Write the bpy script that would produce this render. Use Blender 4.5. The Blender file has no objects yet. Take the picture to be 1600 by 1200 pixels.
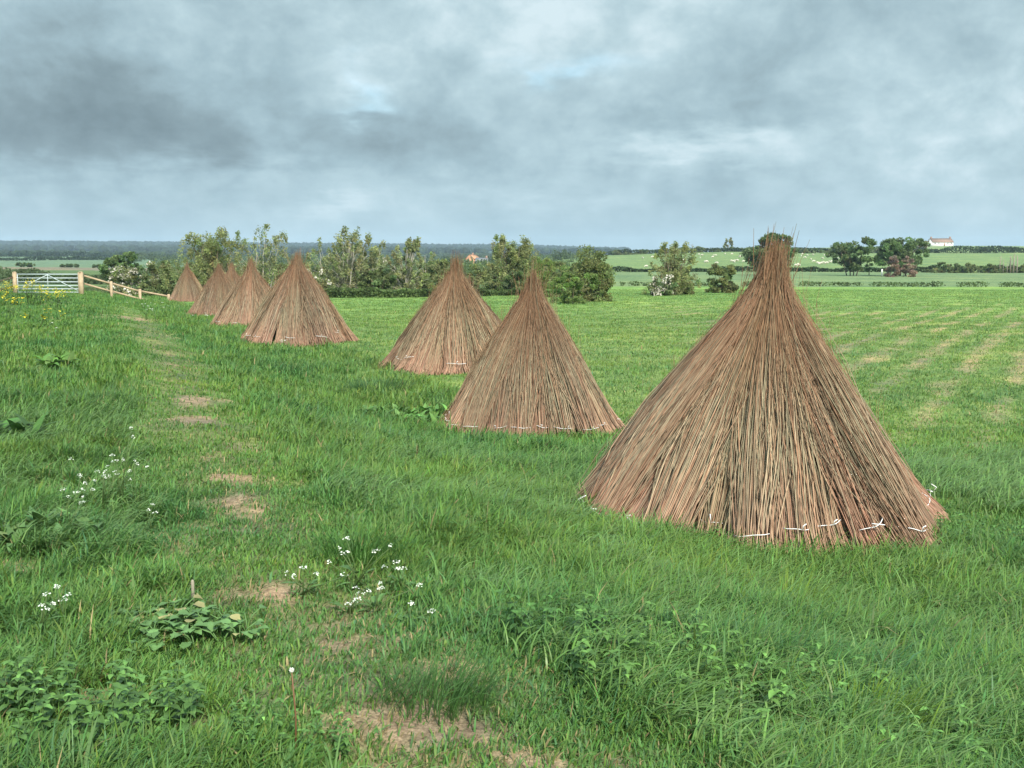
import bpy, math
import numpy as np
from mathutils import Vector

# ------------------------------------------------------------------ scene, camera, sky, sun
S = bpy.context.scene
COL = S.collection
F = 1677.0                       # focal length in photo pixels (1600 wide)
HORIZON = 398.0
PITCH = math.atan((600 - HORIZON) / F)
EYE = np.array([0.0, 0.0, 1.65])

cam = bpy.data.objects.new('camera', bpy.data.cameras.new('camera'))
COL.objects.link(cam)
cam.data.sensor_width = 36.0
cam.data.lens = 36.0 * F / 1600.0
cam.data.clip_start = 0.1
cam.data.clip_end = 12000
cam.location = EYE.tolist()
cam.rotation_euler = (math.pi / 2 - PITCH, 0, 0)
S.camera = cam

EXPOSURE = 1.1
S.view_settings.view_transform = 'Standard'
S.view_settings.look = 'None'
S.view_settings.exposure = EXPOSURE
S.view_settings.gamma = 1.0
S.view_settings.use_curve_mapping = False
S.cycles.max_bounces = 6
S.cycles.diffuse_bounces = 3
S.cycles.glossy_bounces = 2
S.cycles.transmission_bounces = 3
S.cycles.volume_bounces = 0
S.cycles.transparent_max_bounces = 4
S.cycles.caustics_reflective = False
S.cycles.caustics_refractive = False

SUN_EL, SUN_AZ = math.radians(41), math.radians(160)      # azimuth clockwise from +Y: behind the camera, to the right


def ray(px, py):
    a, b = (px - 800) / F, -(py - 600) / F
    c, s = math.cos(PITCH), math.sin(PITCH)
    return np.array([a, c + b * s, -s + b * c])


def build_world():
    w = bpy.data.worlds.new('World')
    S.world = w
    w.use_nodes = True
    nt = w.node_tree
    nt.nodes.clear()
    N, L = nt.nodes, nt.links

    def val(x):
        return x

    def m(op, a, b=None, c=None, clamp=False):
        n = N.new('ShaderNodeMath'); n.operation = op; n.use_clamp = clamp
        for i, v in enumerate((a, b, c)):
            if v is None: continue
            if isinstance(v, (int, float)): n.inputs[i].default_value = v
            else: L.new(v, n.inputs[i])
        return n.outputs[0]

    def noise(vec, scale, detail, rough, dist=0.0):
        n = N.new('ShaderNodeTexNoise')
        n.inputs['Scale'].default_value = scale
        n.inputs['Detail'].default_value = detail
        n.inputs['Roughness'].default_value = rough
        n.inputs['Distortion'].default_value = dist
        L.new(vec, n.inputs['Vector'])
        return n.outputs['Fac']

    tc = N.new('ShaderNodeTexCoord')
    sep = N.new('ShaderNodeSeparateXYZ'); L.new(tc.outputs['Generated'], sep.inputs[0])
    x, y, z = sep.outputs
    zc = m('MAXIMUM', z, 0.0)
    den = m('ADD', zc, 0.11)
    comb = N.new('ShaderNodeCombineXYZ')
    L.new(m('DIVIDE', x, den), comb.inputs[0])
    L.new(m('MULTIPLY', m('DIVIDE', y, den), 0.75), comb.inputs[1])
    P = comb.outputs[0]
    n_warp = noise(P, 1.5, 4, 0.55)
    n_warp2 = noise(P, 2.9, 4, 0.6)
    # direction angles, as tangents ahead of the viewer (warped by noise so that the banks of cloud are ragged)
    yy = m('MAXIMUM', y, 0.05)
    ta = m('ADD', m('DIVIDE', x, yy), m('MULTIPLY', m('SUBTRACT', n_warp, 0.5), 0.14))
    te = m('ADD', m('DIVIDE', zc, yy), m('MULTIPLY', m('SUBTRACT', n_warp2, 0.5), 0.055))

    cq = N.new('ShaderNodeCombineXYZ')
    L.new(m('DIVIDE', x, m('ADD', yy, m('MULTIPLY', zc, 0.4))), cq.inputs[0])
    L.new(m('MULTIPLY', m('DIVIDE', zc, m('ADD', yy, m('MULTIPLY', zc, 0.9))), 1.55), cq.inputs[1])
    n_big = noise(cq.outputs[0], 4.2, 6, 0.52, 0.35)
    n_mid = noise(cq.outputs[0], 10.0, 8, 0.60, 0.25)
    n_fine = noise(cq.outputs[0], 30.0, 6, 0.6, 0.2)

    def blob(px, py, sx, sy):
        d = ray(px, py)
        a0, e0 = d[0] / d[1], d[2] / d[1]
        u = m('DIVIDE', m('SUBTRACT', ta, a0), sx / F)
        v = m('DIVIDE', m('SUBTRACT', te, e0), sy / F)
        r2 = m('ADD', m('MULTIPLY', u, u), m('MULTIPLY', v, v))
        return m('MULTIPLY', m('EXPONENT', m('MULTIPLY', r2, -1.0)), m('GREATER_THAN', y, 0.06))

    lum = m('ADD', 0.69, m('MULTIPLY', m('SUBTRACT', n_big, 0.5), 0.52))
    lum = m('ADD', lum, m('MULTIPLY', m('SUBTRACT', n_mid, 0.5), 0.85))
    lum = m('ADD', lum, m('MULTIPLY', m('SUBTRACT', n_fine, 0.5), 0.42))
    for (px, py, sx, sy, amp) in ((60, 165, 370, 125, -0.50), (290, 215, 190, 45, -0.24), (640, 235, 130, 50, -0.16), (700, 120, 150, 60, -0.10),
                                  (1120, 120, 210, 70, -0.12), (1190, 178, 110, 22, -0.16),
                                  (780, 60, 160, 90, 0.24), (940, 20, 120, 70, 0.20), (560, 120, 70, 45, 0.30), (540, 168, 60, 18, 0.22),
                                  (1070, 232, 150, 24, 0.32), (840, 320, 110, 26, 0.20), (500, 325, 80, 18, 0.22),
                                  (330, 270, 180, 26, 0.18), (1340, 200, 140, 40, 0.15), (1560, 160, 160, 160, 0.16), (300, 40, 120, 50, 0.10)):
        lum = m('ADD', lum, m('MULTIPLY', blob(px, py, sx, sy), amp))
    cb = N.new('ShaderNodeCombineXYZ')
    L.new(m('DIVIDE', x, m('ADD', yy, m('MULTIPLY', zc, 0.4))), cb.inputs[0])
    L.new(m('MULTIPLY', m('DIVIDE', zc, m('ADD', yy, m('MULTIPLY', zc, 0.9))), 2.1), cb.inputs[1])
    L.new(m('MULTIPLY', y, 0.3), cb.inputs[2])
    n_edge = noise(cb.outputs[0], 7.5, 9, 0.56, 0.15)
    edge = m('MULTIPLY_ADD', m('SUBTRACT', n_edge, 0.5), 4.8, 0.5, clamp=True)
    lum = m('ADD', lum, m('MULTIPLY', m('SUBTRACT', edge, 0.5), 0.15))
    # fade the contrast close to the horizon
    hz = m('MULTIPLY_ADD', m('DIVIDE', zc, 0.075), 1.0, 0.0, clamp=True)
    lum = m('ADD', m('MULTIPLY', m('SUBTRACT', lum, 0.64), m('MULTIPLY_ADD', hz, 0.55, 0.45)), 0.64)
    ramp = N.new('ShaderNodeValToRGB')
    els = ramp.color_ramp.elements
    els[0].position, els[0].color = 0.0, (0.170, 0.238, 0.269, 1)
    els[1].position, els[1].color = 1.0, (0.698, 0.848, 0.905, 1)
    e = els.new(0.30); e.color = (0.257, 0.354, 0.394, 1)
    e = els.new(0.55); e.color = (0.370, 0.513, 0.573, 1)
    e = els.new(0.78); e.color = (0.505, 0.668, 0.728, 1)
    L.new(lum, ramp.inputs[0])
    # clouds are brighter overhead than at the horizon, as under any overcast sky
    up = m('ADD', 1.0, m('MULTIPLY', m('SMOOTHSTEP' if False else 'MULTIPLY', m('SUBTRACT', m('MAXIMUM', z, 0.24), 0.24), 1.3), 1.6))
    gain = m('MULTIPLY', up, 10.0 / (2 ** EXPOSURE))
    cl = N.new('ShaderNodeVectorMath'); cl.operation = 'SCALE'
    L.new(ramp.outputs[0], cl.inputs[0]); L.new(gain, cl.inputs['Scale'])
    sky = N.new('ShaderNodeTexSky'); sky.sky_type = 'NISHITA'
    sky.sun_disc = False
    sky.sun_elevation = SUN_EL
    sky.sun_rotation = SUN_AZ
    holes = m('ADD', blob(560, 140, 26, 30), blob(880, 102, 70, 13))
    holes = m('ADD', holes, m('MULTIPLY', blob(545, 172, 45, 9), 0.8))
    holes = m('ADD', holes, m('MULTIPLY', blob(825, 120, 18, 18), 0.9))
    holes = m('MULTIPLY', m('MULTIPLY', holes, m('MULTIPLY_ADD', n_mid, 3.0, -1.0, clamp=True)), 0.5, clamp=True)
    mix = N.new('ShaderNodeMixRGB')
    L.new(holes, mix.inputs[0]); L.new(cl.outputs[0], mix.inputs[1])
    bl = N.new('ShaderNodeVectorMath'); bl.operation = 'MULTIPLY_ADD'
    L.new(sky.outputs[0], bl.inputs[0]); bl.inputs[1].default_value = (0.55, 0.55, 0.55)
    bl.inputs[2].default_value = (1.1, 2.6, 3.4)
    L.new(bl.outputs[0], mix.inputs[2])
    bg = N.new('ShaderNodeBackground'); bg.inputs['Strength'].default_value = 0.1
    L.new(mix.outputs[0], bg.inputs['Color'])
    out = N.new('ShaderNodeOutputWorld'); L.new(bg.outputs[0], out.inputs[0])


build_world()
sun = bpy.data.objects.new('sun', bpy.data.lights.new('sun', 'SUN'))
COL.objects.link(sun)
sun.data.energy = 3.3
sun.data.angle = math.radians(7)
sun.data.color = (1.0, 0.94, 0.84)
sd = Vector((math.sin(SUN_AZ) * math.cos(SUN_EL), math.cos(SUN_AZ) * math.cos(SUN_EL), math.sin(SUN_EL)))
sun.rotation_euler = sd.to_track_quat('Z', 'Y').to_euler()
sun.location = (20, -40, 60)


# ------------------------------------------------------------------ helpers
def h2(ix, iy, seed):
    with np.errstate(over='ignore'):
        h = (ix.astype(np.int64) * 374761393 + iy.astype(np.int64) * 668265263 + seed * 2147483647 * 31 + seed * 977).astype(np.uint64)
        h = (h ^ (h >> np.uint64(13))) * np.uint64(1274126177)
        h = h ^ (h >> np.uint64(16))
        h = (h * np.uint64(2246822519)) ^ (h >> np.uint64(11))
    return (h & np.uint64(0xFFFFFF)).astype(np.float64) / float(0xFFFFFF)


def vnoise(x, y, seed=0):
    x = np.asarray(x, float); y = np.asarray(y, float)
    xi, yi = np.floor(x), np.floor(y)
    fx, fy = x - xi, y - yi
    fx, fy = fx * fx * (3 - 2 * fx), fy * fy * (3 - 2 * fy)
    a, b = h2(xi, yi, seed), h2(xi + 1, yi, seed)
    c, d = h2(xi, yi + 1, seed), h2(xi + 1, yi + 1, seed)
    return (a * (1 - fx) + b * fx) * (1 - fy) + (c * (1 - fx) + d * fx) * fy


def fbm(x, y, seed=0, oct=4):
    t, a, s = 0.0, 0.5, 0.0
    for i in range(oct):
        t = t + a * vnoise(x * 2 ** i, y * 2 ** i, seed + i * 17)
        s += a; a *= 0.5
    return t / s


def smooth(a, b, x):
    t = np.clip((np.asarray(x, float) - a) / (b - a), 0, 1)
    return t * t * (3 - 2 * t)


def mesh_np(name, verts, faces, mat, parent=None, col=None, mats=None, smooth_shade=False):
    """ONE mesh object from numpy arrays; faces: list of (n,k) index arrays"""
    if not isinstance(faces, list): faces = [faces]
    me = bpy.data.meshes.new(name)
    verts = np.ascontiguousarray(verts, np.float32)
    me.vertices.add(len(verts))
    me.vertices.foreach_set('co', verts.ravel())
    tot = sum(f.size for f in faces); npoly = sum(len(f) for f in faces)
    me.loops.add(tot)
    me.loops.foreach_set('vertex_index', np.concatenate([f.ravel() for f in faces]).astype(np.int32))
    me.polygons.add(npoly)
    ks = np.concatenate([np.full(len(f), f.shape[1], np.int32) for f in faces])
    st = np.zeros(npoly, np.int32); st[1:] = np.cumsum(ks)[:-1]
    me.polygons.foreach_set('loop_start', st)
    if smooth_shade: me.polygons.foreach_set('use_smooth', np.ones(npoly, bool))
    me.update(calc_edges=True)
    if col is not None:
        at = me.attributes.new('tint', 'FLOAT_COLOR', 'POINT')
        c4 = np.ones((len(verts), 4), np.float32); c4[:, :3] = col
        at.data.foreach_set('color', c4.ravel())
    me.materials.append(mat)
    o = bpy.data.objects.new(name, me)
    COL.objects.link(o)
    if parent is not None: o.parent = parent
    return o


def tag(o, label=None, cat=None, group=None, kind=None):
    if label: o['label'] = label
    if cat: o['category'] = cat
    if group: o['group'] = group
    if kind: o['kind'] = kind
    return o


def thing(name, label, cat, loc, group=None, rz=0.0, scale=None):
    o = bpy.data.objects.new(name, None)
    o.empty_display_size = 0.3
    COL.objects.link(o)
    o.location = [float(v) for v in loc]
    o.rotation_euler = (0, 0, rz)
    if scale is not None: o.scale = scale
    return tag(o, label, cat, group)


def copy_tree(o, parent=None):
    c = o.copy()
    COL.objects.link(c)
    c.parent = parent
    for ch in list(o.children):
        copy_tree(ch, c)
    return c


class MB:
    """collects pieces into ONE mesh"""
    def __init__(s): s.v, s.f, s.c, s.n = [], {}, [], 0

    def add(s, v, faces, col=None):
        v = np.asarray(v, float)
        for f in (faces if isinstance(faces, list) else [faces]):
            f = np.asarray(f, np.int64)
            s.f.setdefault(f.shape[1], []).append(f + s.n)
        s.v.append(v); s.n += len(v)
        if col is None: col = (1, 1, 1)
        s.c.append(np.broadcast_to(np.asarray(col, float), (len(v), 3)))

    def box(s, cx, cy, cz, sx, sy, sz, rz=0.0, col=None):
        q = np.array([[x, y, z] for z in (-.5, .5) for y in (-.5, .5) for x in (-.5, .5)]) * (sx, sy, sz)
        c, n = math.cos(rz), math.sin(rz)
        q = np.stack([q[:, 0] * c - q[:, 1] * n, q[:, 0] * n + q[:, 1] * c, q[:, 2]], 1) + (cx, cy, cz)
        s.add(q, np.array([[0, 2, 3, 1], [4, 5, 7, 6], [0, 1, 5, 4], [2, 6, 7, 3], [0, 4, 6, 2], [1, 3, 7, 5]]), col)

    def tubes(s, P, R, k=5, col=None, cap=True):
        v, f = tubes(P, R, k)
        n = P.shape[0]
        if col is not None and np.ndim(col) == 3: col = np.repeat(col, k, axis=1).reshape(-1, 3)
        s.add(v, f, col)
        if cap:
            m_ = P.shape[1] * k
            a = (np.arange(n)[:, None] * m_ + np.arange(k)[None, ::-1]) + (s.n - len(v))
            b = (np.arange(n)[:, None] * m_ + (m_ - k) + np.arange(k)[None, :]) + (s.n - len(v))
            s.f.setdefault(k, []).append(a); s.f[k].append(b)

    def build(s, name, mat, parent=None, smooth_shade=False):
        return mesh_np(name, np.concatenate(s.v), [np.concatenate(f) for f in s.f.values()], mat, parent, np.concatenate(s.c), smooth_shade=smooth_shade)


def tubes(P, R, k=3):
    """P (n,rings,3), R (n,rings) -> verts, quads"""
    n, r, _ = P.shape
    d = np.gradient(P, axis=1)
    d /= np.linalg.norm(d, axis=2, keepdims=True) + 1e-9
    main = P[:, -1] - P[:, 0]
    ref = np.where(np.abs(main[:, 2:3]) > 0.8 * np.linalg.norm(main, axis=1, keepdims=True), [[1.0, 0.13, 0]], [[0, 0.07, 1.0]])[:, None, :]
    a = np.cross(d, np.broadcast_to(ref, d.shape)); a /= np.linalg.norm(a, axis=2, keepdims=True) + 1e-9
    b = np.cross(d, a)
    th = np.arange(k) * 2 * math.pi / k
    v = P[:, :, None, :] + R[:, :, None, None] * (np.cos(th)[None, None, :, None] * a[:, :, None, :] + np.sin(th)[None, None, :, None] * b[:, :, None, :])
    idx = np.arange(n * r * k).reshape(n, r, k)
    i0, i1 = idx[:, :-1, :], idx[:, 1:, :]
    q = np.stack([i0, np.roll(i0, -1, 2), np.roll(i1, -1, 2), i1], -1)
    return v.reshape(-1, 3), q.reshape(-1, 4)


# ------------------------------------------------------------------ materials
def mat_tint(name, rough=0.7, trans=0.0, spec=0.3, var=0.0, scale=30.0, bump=0.0, bscale=60.0, base=None):
    """principled surface whose base colour is the piece's own tint, mottled with noise; optional light passing through leaves"""
    mt = bpy.data.materials.new(name); mt.use_nodes = True
    nt = mt.node_tree; N, L = nt.nodes, nt.links
    p = N['Principled BSDF']
    p.inputs['Roughness'].default_value = rough
    p.inputs['Specular IOR Level'].default_value = spec
    if base is None:
        at = N.new('ShaderNodeAttribute'); at.attribute_name = 'tint'; c = at.outputs['Color']
    else:
        rgb = N.new('ShaderNodeRGB'); rgb.outputs[0].default_value = (*base, 1); c = rgb.outputs[0]
    if var > 0:
        tc = N.new('ShaderNodeTexCoord')
        no = N.new('ShaderNodeTexNoise'); no.inputs['Scale'].default_value = scale; no.inputs['Detail'].default_value = 4
        L.new(tc.outputs['Object'], no.inputs['Vector'])
        mr = N.new('ShaderNodeMapRange'); mr.inputs['To Min'].default_value = 1 - var; mr.inputs['To Max'].default_value = 1 + var
        mr.inputs['From Min'].default_value = 0.25; mr.inputs['From Max'].default_value = 0.75
        L.new(no.outputs['Fac'], mr.inputs['Value'])
        sc = N.new('ShaderNodeVectorMath'); sc.operation = 'SCALE'
        L.new(c, sc.inputs[0]); L.new(mr.outputs[0], sc.inputs['Scale']); c = sc.outputs[0]
    L.new(c, p.inputs['Base Color'])
    if bump > 0:
        tc = N.new('ShaderNodeTexCoord')
        no = N.new('ShaderNodeTexNoise'); no.inputs['Scale'].default_value = bscale; no.inputs['Detail'].default_value = 5
        L.new(tc.outputs['Object'], no.inputs['Vector'])
        b = N.new('ShaderNodeBump'); b.inputs['Strength'].default_value = bump; b.inputs['Distance'].default_value = 0.02
        L.new(no.outputs['Fac'], b.inputs['Height']); L.new(b.outputs[0], p.inputs['Normal'])
    if trans > 0:
        t = N.new('ShaderNodeBsdfTranslucent'); L.new(c, t.inputs['Color'])
        mx = N.new('ShaderNodeMixShader'); mx.inputs[0].default_value = trans
        L.new(p.outputs[0], mx.inputs[1]); L.new(t.outputs[0], mx.inputs[2])
        L.new(mx.outputs[0], N['Material Output'].inputs['Surface'])
    return mt


M_GRASS = mat_tint('grass_blade', 0.55, 0.36, 0.24)
M_LEAF = mat_tint('leaf', 0.6, 0.55, 0.25)
M_WEED = mat_tint('weed_leaf', 0.5, 0.22, 0.35, 0.15, 40)
M_BARK = mat_tint('bark', 0.85, 0, 0.15, 0.3, 8, 0.4, 30)
M_ROD = mat_tint('willow_rod', 0.62, 0, 0.22, 0.16, 14)
M_TWINE = mat_tint('white_twine', 0.5, 0, 0.3, 0.06, 60, base=(0.80, 0.79, 0.78))
M_FLOWER = mat_tint('petal', 0.6, 0.25, 0.2)
M_WOOD = mat_tint('sawn_wood', 0.7, 0, 0.2, 0.2, 6, 0.3, 40, base=(0.38, 0.29, 0.19))
M_STEEL = mat_tint('galvanised_steel', 0.5, 0, 0.5, 0.12, 5, base=(0.40, 0.46, 0.48))
M_WHITE = mat_tint('whitewash', 0.8, 0, 0.2, 0.05, 0.4, base=(0.82, 0.81, 0.77))
M_ROOF = mat_tint('clay_tiles', 0.8, 0, 0.2, 0.25, 0.9, base=(0.25, 0.165, 0.125))
M_ORANGE = mat_tint('orange_render', 0.8, 0, 0.2, 0.15, 0.9, base=(0.46, 0.24, 0.13))
M_SLATE = mat_tint('slate', 0.6, 0, 0.3, 0.15, 0.9, base=(0.20, 0.20, 0.21))
M_BRICK = mat_tint('brick', 0.8, 0, 0.2, 0.2, 2, base=(0.33, 0.20, 0.15))
M_GLASS = mat_tint('window_glass', 0.15, 0, 0.5, 0, base=(0.05, 0.06, 0.07))
M_WOOL = mat_tint('wool', 0.9, 0, 0.1, 0.1, 6)


# ------------------------------------------------------------------ the lie of the land
DK = np.array([0, 9, 16, 23, 30, 37, 47, 66, 75, 110, 150, 210, 240, 400, 450, 560, 600, 700, 760, 900, 1000, 1500, 3000, 4600.])
near = [-.53, -.625, -.93, -.78, -.71, -.82, -1.02, -1.18, -1.22]
KNOT = np.array([-0.42, -0.1, 0.0, 0.09, 0.2, 0.27, 0.34])
PROF = np.array([
    near + [-1.45, -1.6, -1.75, -1.8, -1.9, -1.8, -1.3, -1.1, -.6, -.3, .4, 1.0, 5, 29, 12],
    near + [-1.5, -1.8, -2.1, -2.3, -3.0, -3.1, -3.4, -3.5, -3.3, -3.1, -2.5, -2, 3, 21, 10],
    near + [-1.5, -1.75, -2.0, -2.2, -2.8, -2.9, -3.2, -3.4, -3.3, -3.1, -2.5, -2, 3, 19, 10],
    near + [-1.55, -1.65, -1.73, -1.6, 0.3, 1.3, .5, .2, -.5, -.6, -1, -1, 2, 10, 6],
    near + [-1.56, -1.65, -1.73, -1.55, 1.7, 3.2, 2.6, 2.4, 2, 1.8, 1, 1, 1, 6, 4],
    near + [-1.56, -1.65, -1.73, -1.55, 1.6, 3.0, 4.4, 4.8, 6.0, 6.0, 5, 4, 1, 3, 2],
    near + [-1.56, -1.65, -1.73, -1.55, 1.4, 2.5, 4.6, 5.3, 7.1, 7.4, 6.3, 5, 1, 0, 0]])


def crest(X, Y):
    """distance to the right of the crest line of the bank"""
    Yc = np.clip(Y, -30, 75)
    return (X + 0.3 + 0.426 * Yc) * 0.92


def ground_z(X, Y, rough=True):
    X = np.asarray(X, float); Y = np.asarray(Y, float)
    r = np.hypot(X, Y)
    D = np.maximum(Y, r * 0.8)
    u = X / np.maximum(D, 1e-3)
    zs = np.stack([np.interp(D, DK, p) for p in PROF])
    uc = np.clip(u, KNOT[0], KNOT[-1])
    i = np.clip(np.searchsorted(KNOT, uc) - 1, 0, len(KNOT) - 2)
    t = (uc - KNOT[i]) / (KNOT[i + 1] - KNOT[i])
    zf = np.take_along_axis(zs, i[None], 0)[0] * (1 - t) + np.take_along_axis(zs, i[None] + 1, 0)[0] * t
    s = crest(X, Y)
    zc = np.interp(D, [0, 20, 45, 66, 110], [0.0, -0.12, -0.45, -0.72, -1.3])
    k = (1 - smooth(1.1, 5.4, s)) * smooth(-12, -4, s) * (1 - smooth(70, 110, D))
    z = zf * (1 - k) + zc * k
    if rough:
        z = z + (fbm(X * 0.9, Y * 0.9, 5, 3) - 0.5) * 0.16 * (1 - smooth(40, 120, r)) + (fbm(X * 0.02, Y * 0.02, 8, 3) - 0.5) * 1.0 * smooth(150, 500, r)
    return z


def gz(X, Y): return float(ground_z(np.array([X]), np.array([Y]))[0])


def on_ground(px, py):
    d = ray(px, py)
    t = np.geomspace(2.0, 900, 6000)
    p = EYE + d * t[:, None]
    below = p[:, 2] < ground_z(p[:, 0], p[:, 1])
    k = int(np.argmax(below)) if below.any() else len(t) - 1
    x, y = p[k, 0], p[k, 1]
    return float(x), float(y), gz(x, y)


def at(px, Y, py=None):
    """the point at forward distance Y that lies on column px, on the ground (or on row py)"""
    d = ray(px, 450 if py is None else py)
    q = EYE + d * (Y / d[1])
    z = gz(q[0], Y) if py is None else q[2]
    return float(q[0]), float(Y), float(z)


# bare and worn places: pixel spots turned into ground spots with sizes in metres
BARE = []
for (px, py, rx, ry) in ((545, 1048, .34, .26), (520, 1012, .26, .16), (650, 1132, .26, .16), (370, 790, .17, .24), (300, 622, .26, .45), (305, 657, .22, .3), (8, 886, .34, .22),
                         (40, 765, .22, .22), (820, 1195, .30, .12), (430, 612, .4, .4), (650, 705, .25, .25), (960, 1020, .2, .12), (440, 932, .2, .16),
                         (180, 1090, .18, .10), (300, 1130, .14, .08), (195, 497, .8, 2.0), (35, 790, .2, .16), (355, 745, .18, .25)):
    x_, y_, _ = on_ground(px, py)
    BARE.append((x_, y_, rx, ry))


def bare_mask(X, Y):
    w = (fbm(X * 4.2, Y * 4.2, 31, 5) - 0.5)
    b = np.zeros_like(X)
    for (x, y, rx, ry) in BARE:
        dd = ((X - x) / rx) ** 2 + ((Y - y) / ry) ** 2
        near_ = dd < 9
        if near_.any():
            b = np.maximum(b, np.where(near_, 1 - smooth(-.1, 1.7, np.sqrt(dd) + w * 4.0), 0))
    b = np.maximum(b, .6 * path_mask(X, Y) * smooth(.58, .78, fbm(X * 2.0, Y * 2.0, 33, 4)))
    # the crop rows of the field at the right: brown stools and strips
    f = smooth(6.0, 8.5, crest(X, Y)) * (1 - smooth(28, 44, Y)) * smooth(10, 15, Y) * smooth(1.5, 7.0, X)
    row = 0.5 + 0.5 * np.cos((X * 0.88 - Y * 0.47 + 0.25 * fbm(X * .3, Y * .3, 77, 2)) * 2 * math.pi / 1.05)
    spot = smooth(0.56, 0.74, fbm(X * 1.5, Y * 1.5, 44, 4) * 0.80 + row ** 1.5 * 0.26 + .06 * smooth(4, 12, X))
    lines = .74 * row ** 3 * smooth(.34, .56, fbm(X * .5, Y * .5, 48, 3)) * smooth(3, 9, X) * smooth(6.0, 8.5, crest(X, Y)) * (1 - smooth(45, 75, Y)) * smooth(12, 18, Y)
    return np.maximum(b, np.maximum(0.5 * f * spot, lines))


PATH = np.array([on_ground(px, py)[:2] for px, py in ((800, 1195), (650, 1120), (550, 1045), (490, 975), (430, 900), (375, 800), (350, 740), (308, 655), (300, 622), (272, 560), (228, 505), (195, 480))])


def path_mask(X, Y):
    d = np.full(np.shape(X), 1e9)
    for (ax, ay), (bx, by) in zip(PATH[:-1], PATH[1:]):
        ux, uy = bx - ax, by - ay
        t = np.clip(((X - ax) * ux + (Y - ay) * uy) / (ux * ux + uy * uy), 0, 1)
        d = np.minimum(d, np.hypot(X - ax - t * ux, Y - ay - t * uy))
    w = .40 + .42 * fbm(X * 1.3, Y * 1.3, 55, 3)
    return np.exp(-(d / w) ** 2)


def field_tone(X, Y):
    """albedo of the turf by place: bank, willow field, farther fields"""
    n = np.shape(X)
    D = np.maximum(Y, 0.8 * np.hypot(X, Y)); u = X / np.maximum(D, 1e-3)
    c = np.empty(n + (3,))
    bank = np.array([0.118, 0.222, 0.050]); fld = np.array([0.155, 0.252, 0.066])
    w = smooth(4.2, 9, crest(X, Y)) * smooth(9, 24, D)
    c[:] = bank * (1 - w[..., None]) + fld * w[..., None]

    def put(cond, rgb, soft=1.0):
        k = (cond * soft)[..., None]
        c[:] = c * (1 - k) + np.array(rgb) * k
    right = smooth(0.02, 0.06, u)
    wob = (fbm(X * .03, Y * .03, 12, 2) - .5) * 8
    put((D > 108 + wob) * right, (0.135, 0.190, 0.085))
    put((D > 160 + wob) * right, (0.130, 0.185, 0.085))
    put((D > 212) * right, (0.135, 0.195, 0.075))
    put((D > 420) * (u > .26), (0.155, 0.210, 0.085))
    left = 1 - smooth(-0.02, 0.02, u)
    put((D > 76) * left, (0.085, 0.130, 0.048))
    put((D > 240) * (D < 300) * (u < -.25), (0.17, 0.15, 0.10))
    put((D > 300) * (D < 800) * (u < -.30), (0.11, 0.165, 0.095))
    put((D > 800) * (D < 1300) * (u < -.2), (0.07, 0.11, 0.045))
    put((D > 1300), (0.035, 0.06, 0.03))
    return c


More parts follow.
